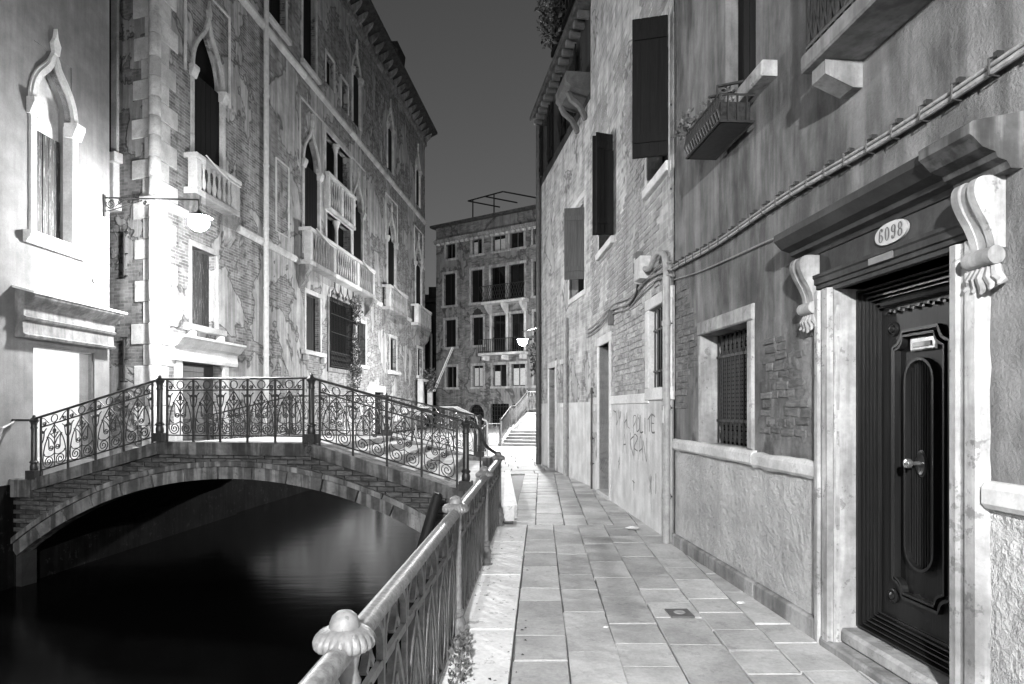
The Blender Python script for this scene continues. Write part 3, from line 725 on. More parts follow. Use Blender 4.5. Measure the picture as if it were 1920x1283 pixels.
# oval number plate with its figures
plate = MB(); n = 32; cx, cz = 4.145, 2.600
plate.prism([(cx+.150*math.copysign(abs(math.cos(2*PI*i/n))**.8, math.cos(2*PI*i/n)), cz+.062*math.sin(2*PI*i/n)) for i in range(n)], -.032, -.018)
plate = plate.build('number_plate', 'plate', hA)
def ring(m, cx, cz, a, b, ai, bi, y0=-.0345, y1=-.032, t0=0, t1=2*PI, n=22):
    P = []; full = abs(t1-t0-2*PI) < 1e-6
    vs = []
    for i in range(n+1):
        t = t0+(t1-t0)*i/n; vs += [(cx+a*math.cos(t),y0,cz+b*math.sin(t)),(cx+ai*math.cos(t),y0,cz+bi*math.sin(t))]
    m.add(vs, [(2*i,2*i+1,2*i+3,2*i+2) for i in range(n)])
def figure(ch, x):
    m = MB(); w, h = .022, .040
    if ch == '0': ring(m, x, cz, w, h, w*.42, h*.9)
    if ch in '69':
        s = 1 if ch == '6' else -1
        ring(m, x, cz-s*h*.42, w, h*.56, w*.40, h*.46)
        ring(m, x+s*.002, cz, w, h, w*.35, h*.9, t0=PI/2 if s > 0 else -PI/2, t1=(PI/2+PI*.62) if s > 0 else (-PI/2+PI*.62), n=10)
        ring(m, x+s*.012, cz+s*h*.72, .008, .010, .0, .0); ring(m, x+s*.004, cz+s*h*.93, .012, .004, 0, 0)
    if ch == '8': ring(m, x, cz+h*.47, w*.85, h*.52, w*.36, h*.42); ring(m, x, cz-h*.47, w, h*.54, w*.44, h*.44)
    m.build('figure', 'plate_ink', plate)
for i, ch in enumerate('6098'): figure(ch, cx-.088+i*.0585)
B(3.97,4.20,-.058,-.05,2.445,2.485).build('label_strip', 'box_dark', hA)
# the door: a thing of the house, its own parts one level down
dr = B(3.50,4.65,.215,.28,.10,2.40).build('door', 'doorwood', hA)
def frame(x0, x1, z0, z1, w, y0, y1, mat='doorwood2', nm='moulding'): return MB().band([(x0,z0),(x0,z1),(x1,z1),(x1,z0)], w, y0, y1, True).build(nm, mat, dr)
for k, (g, w, y0) in enumerate(((0,.026,.13),(.030,.018,.15),(.052,.024,.165),(.084,.014,.175),(.104,.022,.185),(.134,.016,.195))):
    frame(3.523+g+w, 4.627-g-w, .145+g+w, 2.385-g-w, w, y0, .22)
for i in range(15): B(3.745+i*.044,3.767+i*.044,.188,.214,2.185+(.012 if i%2 else 0),2.20+(.012 if i%2 else 0)).build('key_pattern', 'doorwood2', dr)
MB().profile([(.215,2.235),(.17,2.24),(.16,2.26),(.175,2.275),(.215,2.28)], 3.73, 4.42).build('moulding', 'doorwood2', dr)
def notched(x0, x1, z0, z1, r, n=6):
    P = []
    for (cx_, cz_, a0) in ((x0,z0,0),(x0,z1,-PI/2),(x1,z1,PI),(x1,z0,PI/2)):
        for i in range(n+1):
            a = a0+PI/2*i/n; P.append((cx_+r*math.cos(a), cz_+r*math.sin(a)))
    return P
MB().band(notched(3.835,4.315,.46,2.055,.085), .018, .185, .216, True).build('moulding', 'doorwood2', dr)
MB().band(notched(3.865,4.285,.49,2.025,.075), .014, .175, .216, True).build('moulding', 'doorwood2', dr)
def stadium(cx_, z0, z1, r, n=10): return [(cx_+r*math.cos(PI-PI*i/n), z1-r+r*math.sin(PI-PI*i/n)) for i in range(n+1)]+[(cx_+r*math.cos(-PI*i/n), z0+r+r*math.sin(-PI*i/n)) for i in range(n+1)]
MB().band(stadium(4.075,.66,1.88,.115), .016, .180, .216, True).build('moulding', 'doorwood2', dr)
fl = MB()
for i in range(9):
    x = 3.985+i*.0225; e = math.sqrt(max(.115**2-(x-4.075)**2, 0)); fl.tube([(x,.212,.66+.115-e),(x,.212,1.88-.115+e)], .007, 6)
fl.build('fluted_panel', 'doorwood2', dr)
for x, z in ((3.80,2.09),(4.35,2.09),(3.80,.43),(4.35,.43)):
    m = MB(); m.smooth = True; m.lathe([(.045,0),(.045,.012),(.036,.018),(.030,.010),(.024,.010),(.022,.022),(.010,.030),(.002,.032)], 0,0,0,18); m.xf(lambda a,b,c,x=x,z=z: (x+a, .215-c, z+b)); m.build('roundel', 'doorwood2', dr)
B(3.985,4.215,.19,.216,1.935,2.015,c=.008).build('letter_plate', 'brass', dr); B(4.02,4.18,.183,.192,1.955,1.985,c=.004).build('letter_flap', 'pipe', dr)
m = MB(); m.smooth = True; m.lathe([(.062,0),(.062,.010),(.050,.018),(.040,.012),(.02,.012),(.002,.012)],0,0,0,20); m.xf(lambda a,b,c: (4.075+a*.8, .21-c, 1.275+b*1.3)); m.build('knob_plate', 'doorwood2', dr)
m = MB(); m.smooth = True; m.lathe([(.012,0),(.012,.04),(.016,.05),(.028,.060),(.030,.074),(.024,.086),(.010,.092),(.002,.093)],0,0,0,24,mod=lambda r,z,k: 1-.06*(k%2) if r > .025 else 1); m.xf(lambda a,b,c: (4.06+a, .20-c, 1.275+b)); m.build('knob', 'brass', dr)
# barred window
win = B(.92,2.12,.235,.25,1.23,2.35).build('window', 'black', hA)
for a, b, c, d, y in ((.86,2.24,2.352,2.49,-.03),(2.122,2.235,1.24,2.351,-.025),(.855,.918,1.24,2.351,-.02)): B(a,b,y,.06,c,d,c=.012).build('frame_stone', 'stone_mid', hA)
B(.905,.922,-.01,.22,1.235,2.348).build('reveal_lining', 'stone_mid', hA)
B(.92,2.12,-.03,.22,1.20,1.232,c=.01).build('window_sill', 'stone_mid', hA)
for i in range(11): MB().tube([(.98+i*.108,.16,1.24),(.98+i*.108,.16,2.34)], .010, 6).build('bar', 'iron', win)
for z in (1.47,2.12): MB().tube([(.93,.16,z),(2.11,.16,z)], (.006,.018), 4, flat=(0,1,0)).build('crossbar', 'iron', win)
for i in range(10):
    x = 1.034+i*.108; m = MB()
    for sg in (-1,1):
        m.tube([(a,.16,b) for a,b in catmull([(x,2.13),(x+sg*.04,2.20),(x+sg*.02,2.27),(x+sg*.045,2.33)],3)], .005, 4); m.tube([(a,.16,b) for a,b in catmull([(x,1.46),(x+sg*.04,1.40),(x+sg*.02,1.33),(x+sg*.045,1.26)],3)], .005, 4)
    m.tube([(x,.16,1.46),(x,.16,2.13)], .004, 4); m.build('scroll', 'iron', win)
for i in range(26): B(.93,2.11,.205,.215,1.26+i*.041,1.285+i*.041).build('louvre', 'shutter_grey', win)
# upper window: shutters, sill
sh = planks(hA, 'shutter', 1.58, 2.26, .12, .17, 4.34, 7.0, 5, 'shutter')
B(1.40,2.66,-.13,.10,4.215,4.34,c=.012).build('window_sill', 'stone_mid', hA)
# balcony overhead
bc = B(3.62,8.2,-.30,.02,3.75,3.86,c=.012).build('balcony', 'stone_grey', hA)
for x in (3.66, 6.6):
    m = MB(); P = [(.02,3.749),(-.24,3.749),(-.24,3.66),(-.06,3.58),(.02,3.58)]; n = 5
    m.add([(x,y,z) for y,z in P]+[(x+.16,y,z) for y,z in P], [(i,(i+1)%n,n+(i+1)%n,n+i) for i in range(n)]+[tuple(range(n-1,-1,-1)),tuple(range(n,2*n))]); m.build('bracket', 'stone_grey', bc)
def brail(p, q):
    m = MB(); p = Vector(p); q = Vector(q); n = max(2, int((q-p).length/.085)); dv = (q-p)/n
    for z in (3.90, 4.75): m.tube([p+Vector((0,0,z)), q+Vector((0,0,z))], .016, 6)
    for i in range(n+1):
        c = p+dv*i; m.tube([c+Vector((0,0,3.86)), c+Vector((0,0,4.75))], .011, 5)
        if i < n:
            c = p+dv*(i+.5)
            for sg in (-1,1): m.tube(catmull([tuple(c+dv*(sg*.45)+Vector((0,0,3.91))), tuple(c+dv*(sg*-.3)+Vector((0,0,4.15))), tuple(c+dv*(sg*.45)+Vector((0,0,4.4))), tuple(c+Vector((0,0,4.74)))],4), .012, 4)
    m.build('iron_railing', 'iron', bc)
brail((3.66,-.27,0),(8.1,-.27,0)); brail((3.66,-.25,0),(3.66,-.03,0))
# flower basket under the upper window
fb = thing('flower_basket', 'black iron flower basket with trailing plants below the upper shuttered window', 'flower box', A_O, A_D)
m = MB(); m.box(1.52,2.34,-.33,-.08,3.97,3.985)
for z in (3.98,4.20): m.tube([(1.50,-.35,z),(2.36,-.35,z),(2.36,-.06,z),(1.50,-.06,z)], .011, 5, closed=True)
for i in range(15): x = 1.51+i*.0605; m.tube([(x,-.34,3.98),(x,-.37,4.07),(x,-.345,4.20)], .009, 5)
for x in (1.50,2.36):
    for k in range(3): m.tube([(x,-.28+k*.08,3.98),(x,-.28+k*.08,4.20)], .009, 5)
for x in (2.3,2.1): m.tube([(x,-.35,4.20),(x,-.35,4.29),(x,-.12,4.34)], .014, 5)
m.build('basket', 'iron', fb); B(1.53,2.33,-.33,-.08,3.986,4.15).build('soil', 'soil', fb)
rr = random.Random(3)
lv = leaves(170, (1.9,-.22,4.24), (.42,.15,.10), .055, rr); lv.build('foliage', 'leaf', fb)
leaves(110, (1.30,-.28,4.36), (.20,.13,.14), .06, rr).build('foliage', 'leaf', fb)
m = MB(); m.tube([(1.6,-.25,4.10),(1.42,-.27,4.26),(1.15,-.30,4.44)], .006, 4); m.tube([(1.55,-.24,4.10),(1.38,-.26,4.20),(1.2,-.28,4.26)], .005, 4); m.build('stem', 'leaf_dark', fb)
# patch where the render has crumbled down to the old masonry, and bricks laid bare at the corner
from mathutils import noise as mn
m = MB(); NX, NZ = 64, 74; X0, X1, Z0, Z1 = 2.27, 3.31, 1.25, 2.32
def lump(x, z):
    v = Vector((x*9, z*9, 1.7)); a = mn.noise(v)*.5+mn.noise(v*2.3)*.35+mn.noise(v*5.1)*.22
    row = abs(((z/.075) % 1)-.5)*2
    edge = min((x-X0)/.14, (X1-x)/.10, (z-Z0)/.10, (Z1-z)/.22, 1.0)
    e2 = mn.noise(Vector((x*3.1, z*3.1, 4)))
    core = max(0, min(1, edge*1.6+e2*1.1-.35))
    return core*(.006-.030*max(0, a+.1)+.008*max(0, row-.75)*2)
for i in range(NZ+1):
    for j in range(NX+1):
        x = X0+(X1-X0)*j/NX; z = Z0+(Z1-Z0)*i/NZ; m.v.append((x, -.004+lump(x, z), z))
m.f = [(i*(NX+1)+j, i*(NX+1)+j+1, (i+1)*(NX+1)+j+1, (i+1)*(NX+1)+j) for i in range(NZ) for j in range(NX)]
m.smooth = True; m.build('crumbling_render', 'near', hA)
bq = B(-.5,.5,-.5,.5,-.5,.5,c=.06).mesh('brick', 'crumble')
rb = random.Random(43); z = 1.42; row = 0
while z < 2.20:
    x = 2.36+rb.uniform(0,.12)
    while x < 3.2:
        w_ = rb.uniform(.10,.22); g = mn.noise(Vector((x*2.3, z*2.3, 9)))
        if g > -.12 and x+w_ < 3.27: put('brick', bq, hA, (x+w_/2, rb.uniform(.014,.026), z+rb.uniform(-.008,.008)), (rb.uniform(-.06,.06),rb.uniform(-.05,.05),rb.uniform(-.03,.03)), (w_,.06,rb.uniform(.045,.065)))
        x += w_+rb.uniform(.008,.03)
    z += .072; row += 1
rb = random.Random(44); z = 1.62; row = 0
while z < 3.0:
    x = .03+(.1 if row % 2 else 0); lim = .36+.30*math.sin(z*3.1+.5)*(1 if z > 1.9 else .4)
    while x < lim:
        if not (.80 < x+.2 and z < 2.5): put('brick', bq, hA, (x+.11, rb.uniform(.012,.022), z), (0,rb.uniform(-.03,.03),0), (rb.uniform(.17,.205),.05,rb.uniform(.05,.064)))
        x += .22
    z += .074; row += 1
# cables clipped along the wall
cb = thing('cable_bundle', 'pair of pale cables clipped in a long line across the near plaster wall', 'cable', A_O, A_D)
def sagz(x): return 3.22-.012*x-.03*math.sin(x*1.1)**2
for dz, r in ((0,.016),(.034,.011)):
    m = MB(); m.smooth = True; m.tube([(x*.2,-.035,sagz(x*.2)+dz) for x in range(0,52)], r, 8); m.build('cable', 'cable', cb)
for i in range(38):
    x = .12+i*.24; m = MB(); m.tube([(x,-.012,sagz(x)+.07),(x,-.065,sagz(x)+.05),(x,-.065,sagz(x)-.022),(x,-.015,sagz(x)-.028)], .006, 5); m.box(x-.012,x+.012,-.035,-.0,sagz(x)+.055,sagz(x)+.085); m.build('clip', 'cable_dark', cb)
m = MB(); m.tube(catmull([(.05,-.02,3.10),(.9,-.022,3.02),(1.9,-.024,2.97),(2.7,-.024,2.93),(3.1,-.03,2.84)],6), .007, 6)
c2 = m.build('thin_cable', 'cable'); c2.location = A_O; c2.rotation_euler = (0,0,math.atan2(A_D[1],A_D[0])); tag(c2, 'single thin cable sagging below the clipped cables towards the door cornice', 'cable')

# ================================================================== brick house with graffiti (first part of the alley)
B_O = (1.60, 13.9, 0); B_D = (.0511, -.9987)
hB = thing('brick_house', 'pale old brick house with barred window, open shutters and graffiti', 'house', B_O, B_D)
BH = [(1.02,2.05,0,2.75),(4.78,5.70,1.86,2.90),(4.66,5.72,4.55,6.35),(1.0,2.35,4.5,6.35)]
wall(hB, 0, 5.88, 1.80, 12, BH, 'brickhouse', .3); wall(hB, 0, 5.88, -.06, 1.80, [(1.02,2.05,-.1,2.75)], 'dado', .3, 'dado')
shell(hB, 0, 5.88, 6, -.06, 12, 'brickhouse')
bk = B(-.5,.5,-.5,.5,-.5,.5,c=.05).mesh('brick', 'brick')
def in_hole(x0, x1, z, holes, pad): return any(h[0]-pad < x1 and x0 < h[1]+pad and h[2]-pad < z < h[3]+pad for h in holes)
row = 0; z = 1.90; cnt = 0
while z < 3.25:
    x = 2.20+(.14 if row % 2 else 0)-(.0)
    while x < 5.85:
        L = .265
        if not in_hole(x, x+L, z, [BH[0],BH[1]], .17) and x+L < 5.84 and not (z > 3.0 and R.random() < .3):
            put('brick', bk, hB, (x+L/2, .016+R.uniform(-.008,.003), z+R.uniform(-.004,.004)), (0,R.uniform(-.01,.01),0), (L-.016, .05, .072)); cnt += 1
        x += L+.004
    z += .086; row += 1
# the smaller bricks further up: one joined part
rb = random.Random(5); m = MB(); z = 3.30; row = 0
def nz(x, z): return math.sin(x*1.3+1.0)*math.cos(z*.9+.4)+.6*math.sin(x*2.9+z*1.7)+.35*math.sin(z*4.1-x*3.3)
while z < 7.4:
    x = .02+(.14 if row % 2 else 0)
    while x < 5.55:
        L = .265
        if nz(x, z) > -.55 and not in_hole(x, x+L, z, BH, .16) and rb.random() < .97:
            e = rb.uniform(-.014,-.003); j = rb.uniform(-.004,.004); m.box(x+.007, x+L-.009, e, .02, z-.036+j, z+.036+j, c=.008)
        x += L+.004
    z += .086; row += 1
m.build('brickwork', 'brick', hB, kind='stuff')
for a, b, z in ((.0,1.0,1.80),(2.07,3.4,1.80),(3.405,4.75,1.80)): B(a+.01,b-.005,-.02,.02,1.66,1.80,c=.01).build('dado_cap', 'stone_clean', hB)
for a, b, c, d in ((4.62,5.84,2.902,3.05),(4.62,4.779,1.862,2.90),(5.701,5.83,1.862,2.90),(4.60,5.85,1.70,1.86)): B(a,b,-.03,.05,c,d,c=.01).build('frame_stone', 'stone_clean', hB)
wn = B(4.78,5.70,.10,.12,1.86,2.90).build('window', 'black', hB)
B(4.765,4.782,-.01,.098,1.865,2.895).build('reveal_lining', 'stone_clean', hB)
for i in range(6): MB().tube([(4.86+i*.15,.05,1.87),(4.86+i*.15,.05,2.89)], .012, 6).build('bar', 'iron', wn)
for z in (2.08,2.62): MB().tube([(4.78,.05,z),(5.70,.05,z)], (.008,.016), 4, flat=(0,1,0)).build('crossbar', 'iron', wn)
for a, b, c, d in ((.90,1.018,0,2.75),(2.052,2.15,0,2.75),(.88,2.17,2.752,2.92)): B(a,b,-.03,.05,c,d,c=.01).build('door_frame_stone', 'stone_clean', hB)
B(1.02,2.05,.26,.30,0,2.75).build('door', 'shutter_grey', hB); B(1.0,2.08,-.06,.28,-.05,.07,c=.01).build('threshold', 'step', hB)
for a, b, c, d in ((4.60,5.78,4.43,4.55),(4.60,4.66,4.551,6.42),(.93,2.43,4.38,4.50),(.93,1.0,4.501,6.42)): B(a,b,-.07 if d-c < .2 else -.02,.05,c,d,c=.01).build('frame_stone', 'stone_clean', hB)
for a, b, c, d in (BH[2], BH[3]): B(a,b,.2,.22,c,d).build('window', 'black', hB)
def open_shutter(parent, xh, z0, z1, w, ang, mat, n=4, t=.035):
    o = bpy.data.objects.new('shutter', B(0,w,-t/2,0,z0,z1).mesh('shutter', mat)); COL.objects.link(o); o.parent = parent; o.location = (xh,-.03,0); o.rotation_euler = (0,0,ang)
    q = w/n
    for i in range(n): B(i*q+.004,(i+1)*q-.004,0,t/2,z0+.004,z1-.004,c=.004).build('board', mat, o)
    for z in (z0+.22, z1-.22): B(.02,w-.02,t/2,t/2+.02,z-.05,z+.05,c=.004).build('batten', mat, o)
    return o
open_shutter(hB, 5.74, 4.62, 6.30, .42, -PI*.60, 'shutter'); open_shutter(hB, 2.42, 4.52, 6.20, .34, -PI*.58, 'shutter'); open_shutter(hB, 2.36, 4.52, 6.22, .3, -PI*.40, 'shutter')
# graffiti on the dado
ST = {'A':[[(0,0),(.3,1),(.6,0)],[(.12,.4),(.5,.4)]],'E':[[(.5,1),(0,1),(0,0),(.5,0)],[(0,.5),(.4,.5)]],'H':[[(0,0),(0,1)],[(.5,0),(.5,1)],[(0,.5),(.5,.5)]],'I':[[(.2,0),(.2,1)]],'K':[[(0,0),(0,1)],[(.5,1),(0,.5),(.5,0)]],'L':[[(0,1),(0,0),(.5,0)]],'N':[[(0,0),(0,1),(.5,0),(.5,1)]],'O':[[(.25,1),(0,.6),(.05,.1),(.3,0),(.52,.4),(.45,.85),(.25,1)]],'P':[[(0,0),(0,1),(.45,.9),(.45,.6),(0,.5)]],'R':[[(0,0),(0,1),(.45,.9),(.45,.6),(0,.5),(.5,0)]],'S':[[(.5,.9),(.2,1),(.02,.75),(.45,.4),(.4,.05),(0,.08)]],'T':[[(0,1),(.6,1)],[(.3,1),(.3,0)]],'U':[[(0,1),(.05,.1),(.3,0),(.5,.15),(.5,1)]],'Y':[[(0,1),(.25,.5),(.5,1)],[(.25,.5),(.22,0)]],'M':[[(0,0),(.05,1),(.3,.4),(.55,1),(.6,0)]],' ':[], '*':[[(0,0),(.5,1)],[(0,.8),(.55,.2)],[(.25,1),(.25,0)]]}
def graffiti(parent, words, seed):
    g = MB(); rg = random.Random(seed)
    for txt, x, z, w, h in words:
        for ch in txt:
            tl = rg.uniform(-.4,.4); z += rg.uniform(-.03,.025)
            for P in ST[ch]:
                Q = catmull([(x+u*w+rg.uniform(-.01,.01), -.001, z+v*h+(u-.3)*w*tl+rg.uniform(-.03,.03)) for u, v in P], 4)
                wd_ = rg.uniform(.005,.012)
                for a, b in zip(Q, Q[1:]):
                    dx, dz = b[0]-a[0], b[2]-a[2]; L = math.hypot(dx, dz) or 1; nx, nz_ = -dz/L*wd_, dx/L*wd_
                    g.add([(a[0]-nx,-.004,a[2]-nz_),(b[0]-nx,-.004,b[2]-nz_),(b[0]+nx,-.004,b[2]+nz_),(a[0]+nx,-.004,a[2]+nz_)], [(0,1,2,3)])
                if rg.random() < .6:
                    q = Q[-1]; L = rg.uniform(.05,.25); g.add([(q[0]-.003,-.004,q[2]-L),(q[0]+.003,-.004,q[2]-L),(q[0]+.003,-.004,q[2]),(q[0]-.003,-.004,q[2])], [(0,1,2,3)])
            x += w*.62
    g.build('graffiti', 'paint', parent, kind='stuff')
graffiti(hB, [('TUY HL POLITE',2.35,1.36,.34,.22),('A KRAN',3.1,.92,.42,.28),('*',2.75,.62,.2,.14),('* I',4.75,.42,.24,.26),('T',3.75,.36,.26,.12)], 4)
graffiti(hB, [('SPORTI',.02,1.25,.22,.26),('OSSARTE',.0,.93,.20,.22),('LAS M',.08,.62,.22,.24)], 6)
# cables, boxes and pipes on the brick house: separate things in its frame
def on(o, frame=(B_O, B_D)): o.location = frame[0]; o.rotation_euler = (0,0,math.atan2(frame[1][1],frame[1][0])); return o
for k, (zz, r) in enumerate(((3.25,.014),(3.18,.012),(3.33,.009))):
    m = MB(); m.smooth = True; m.tube(catmull([(-.2,-.03,zz-.12),(1.0,-.03,zz-.10),(2.4,-.035,zz+.0),(3.6,-.03,zz-.08),(4.5,-.04,zz+.06-.05*k),(5.3,-.04,zz+.04),(5.9,-.05,zz-.02)],5), r, 6)
    tag(on(m.build('wall_cable', 'cable')), ['thick upper one of the cables running along the brick house','middle cable of those along the brick house','thin topmost cable strung along the brick house'][k], 'cable', 'cables on the brick house')
j = thing('junction_box', 'pale open junction box with thick conduit on the brick house', 'box', B_O, B_D)
B(4.55,4.85,-.16,.0,3.32,3.62,c=.012).build('case', 'box', j); B(4.50,4.56,-.15,-.01,3.30,3.60,c=.01).build('lid', 'box', j)
m = MB(); m.smooth = True; m.tube(catmull([(4.80,-.08,3.46),(5.1,-.09,3.40),(5.4,-.07,3.52),(5.7,-.06,3.42),(5.78,-.06,3.1)],6), .035, 8); m.build('conduit', 'pipe', j)
j = thing('meter_box', 'small dark meter box left of the pale junction box', 'box', B_O, B_D)
B(4.22,4.40,-.10,.0,3.50,3.78,c=.01).build('case', 'box_dark', j); B(4.27,4.35,-.104,-.099,3.64,3.70).build('label_sticker', 'box', j)
MB().tube(catmull([(4.3,-.05,3.50),(4.28,-.05,3.3),(4.1,-.04,3.2),(3.75,-.04,3.12)],5), .018, 6).build('lead', 'cable_dark', j)
j = thing('meter_box', 'small grey box above the alley doorway frame', 'box', B_O, B_D)
B(2.30,2.42,-.09,0,3.0,3.24,c=.01).build('case', 'box_dark', j)
def downpipe(name, x, y, z0, z1, r, mat, label, frame, joints=(), shoe=True):
    t = thing(name, label, 'pipe', frame[0], frame[1]); m = MB(); m.smooth = True
    m.tube([(x,y,z0),(x,y,z1)], r, 12); m.build('tube', mat, t)
    for z in joints:
        q = MB(); q.smooth = True; q.tube([(x,y,z-.03),(x,y,z+.03)], r*1.22, 12); q.build('collar', mat, t); B(x-.012,x+.012,y,0,z-.01,z+.01).build('wall_hook', 'iron', t)
    return t
dp = downpipe('downpipe', 5.82, -.07, .0, 3.15, .045, 'pipe', 'grey downpipe at the seam between the brick house and the plaster house', (B_O,B_D), (.55,1.6,2.6))
B(5.778,5.862,-.118,-.112,1.42,1.62).build('sticker', 'white', dp)
downpipe('conduit', 2.62-2.2, -.05, .0, 2.0, .02, 'pipe_dark', 'thin dark conduit rising beside the alley doorway', (B_O,B_D), (.5,1.0,1.9))
downpipe('thin_pipe', 5.80, -.03, 3.6, 6.5, .012, 'pipe', 'thin vertical pipe between the houses above the conduit', (B_O,B_D), (4.2,5.2))

# ------------------------------------------------------------------ further alley house with top storey coloured dark as if in shadow
C_O = (.82, 19.5, 0); C_D = (.138, -.9904)
hC = thing('alley_house', 'further alley house, pale brick below and dark shuttered storey under bracketed eaves', 'house', C_O, C_D)
CH = [(1.28,2.13,0,2.64),(2.84,3.5,1.70,2.65),(3.75,5.2,4.1,5.95)]
wall(hC, 0, 5.65, 1.72, 7.9, CH, 'brickhouse', .3); wall(hC, 0, 5.65, -.06, 1.72, [(1.28,2.13,-.1,2.64)], 'dado', .3, 'dado')
wall(hC, 0, 5.65, 7.9, 9.75, [(.4,1.3,8.15,9.5),(1.9,2.8,8.15,9.5),(3.4,4.4,8.15,9.5)], 'shaded_storey', .3, 'upper_wall'); shell(hC, 0, 5.65, 6, -.06, 9.75, 'brickhouse')
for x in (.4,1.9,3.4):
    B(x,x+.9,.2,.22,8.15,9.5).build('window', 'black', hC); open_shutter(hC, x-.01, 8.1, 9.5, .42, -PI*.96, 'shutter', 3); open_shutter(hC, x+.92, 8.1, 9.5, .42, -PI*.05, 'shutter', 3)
for a, b, c, d in ((1.18,1.279,0,2.64),(2.131,2.23,0,2.64),(1.16,2.25,2.642,2.8),(2.76,3.58,1.60,1.70),(2.76,3.58,2.651,2.78),(3.68,5.27,3.98,4.10),(3.68,3.75,4.101,6.05),(3.66,5.28,6.051,6.18),(5.201,5.27,4.101,6.05)): B(a,b,-.03,.05,c,d,c=.01).build('frame_stone', 'stone_clean', hC)
B(1.28,2.13,.25,.28,0,2.64).build('door', 'shutter_grey', hC); B(2.84,3.5,.2,.22,1.7,2.65).build('window', 'shutter', hC); B(3.75,5.2,.2,.22,4.1,5.95).build('window', 'black', hC)
open_shutter(hC, 5.24, 4.3, 5.80, .42, -PI*.60, 'shutter_grey', 3)
ev = MB().profile([(.05,9.75),(-.27,9.80),(-.30,9.84),(-.30,9.92),(.05,10.05)], -.1, 5.7).build('eave', 'tile', hC)
for i in range(15): B(.12+i*.38,.24+i*.38,-.24,.02,9.62,9.748,c=.02).build('bracket', 'eave_stone', ev)
m = MB(); P = [(.02,8.45),(-.50,8.45),(-.50,8.25),(-.40,8.15),(.02,8.05)]; n = 5
m.add([(4.55,y,z) for y,z in P]+[(5.62,y,z) for y,z in P], [(i,(i+1)%n,n+(i+1)%n,n+i) for i in range(n)]+[tuple(range(n-1,-1,-1)),tuple(range(n,2*n))]); co_ = m.build('corbelled_ledge', 'eave_stone', hC)
for x in (4.65,5.35):
    m = MB(); m.tube([(x,-.40,8.15),(x,-.33,8.0),(x,-.15,7.86),(x,-.02,7.6)], (.06,.07), 6); m.build('console', 'eave_stone', co_)
tr = thing('roof_terrace', 'dark roof terrace with plants overhanging the top of the alley', 'terrace', C_O, C_D)
B(3.0,5.64,-.30,1.6,10.06,10.18).build('floor', 'shutter', tr)
for i in range(9): B(3.05+i*.31,3.10+i*.31,-.29,-.24,10.18,11.1).build('baluster', 'shutter', tr)
B(3.0,5.64,-.31,-.22,11.1,11.18).build('rail', 'shutter', tr)
rr = random.Random(8); leaves(650, (4.0,-.42,10.6), (1.0,.35,.7), .12, rr).build('foliage', 'leaf_dark', tr)
downpipe('downpipe', 3.60, -.07, 0, 3.7, .05, 'pipe', 'pale downpipe in the middle of the further alley house', (C_O,C_D), (.9,1.9,2.9))
downpipe('downpipe', .12, -.09, .0, 9.6, .07, 'pipe_dark', 'tall dark downpipe at the far corner of the alley', (C_O,C_D), (1.4,4.0,6.5))
rr = random.Random(18); vn = thing('climbing_plant', 'dark climbing plant hanging beside the far lamp', 'plant', C_O, C_D)
leaves(260, (-.16,-.1,3.15), (.20,.18,.85), .11, rr).build('foliage', 'leaf_dark', vn); MB().tube([(-.05,.05,3.8),(-.14,-.08,3.2),(-.16,-.1,2.4)], .015, 5).build('stem', 'leaf_dark', vn)

# ================================================================== palazzo on the left bank
P_O = (-8.0, 15.3, 0); P_D = (.0936, .9956)
pz = thing('gothic_palazzo', 'tall weathered brick palazzo with gothic windows and stone balconies across the canal', 'palazzo', P_O, P_D)
GW = [(1.52,2.90,6.95,9.95,11.55),(8.38,9.80,6.95,10.15,11.6),(13.58,14.90,6.95,10.15,11.5),(18.92,20.40,6.95,10.15,11.6),(24.92,26.42,6.95,10.15,11.6)]
GU = [(13.58,14.55,13.72,15.9,16.95),(18.92,19.95,13.6,15.8,16.8),(24.95,26.0,13.65,15.8,16.85)]
RW = {'loggia_up':(10.42,13.22,9.30,12.02),'loggia_low':(10.52,13.28,6.80,9.02),'u0':(5.65,6.90,13.62,17.2),'u1':(8.30,9.50,13.57,17.2),'sq1':(10.5,11.35,13.9,15.0),'sq2':(12.22,12.97,13.72,14.86),
      'g1':(1.45,2.60,3.65,5.58),'door':(1.0,2.90,-.2,2.72),'g2':(8.56,9.88,3.62,5.62),'g3':(10.75,13.65,3.15,5.85),'g4':(14.1,15.3,3.48,5.33),'g5':(19.4,20.6,3.52,5.17),'g6':(25.4,26.65,3.53,5.15),'wd':(16.7,18.3,-.6,2.35)}
holes = [(a,b,c,f+.03) for a,b,c,e,f in GW+GU]+list(RW.values())
wall(pz, 0, 27.42, -2.2, 18.5, holes, 'palazzo', .35)
shell(pz, 2.3, 27.42, 9, -2.2, 18.5, 'palazzo', y0=1.2)
B(0,27.42,-.05,.0,-2.2,.38,c=.0).build('foundation', 'quay', pz)
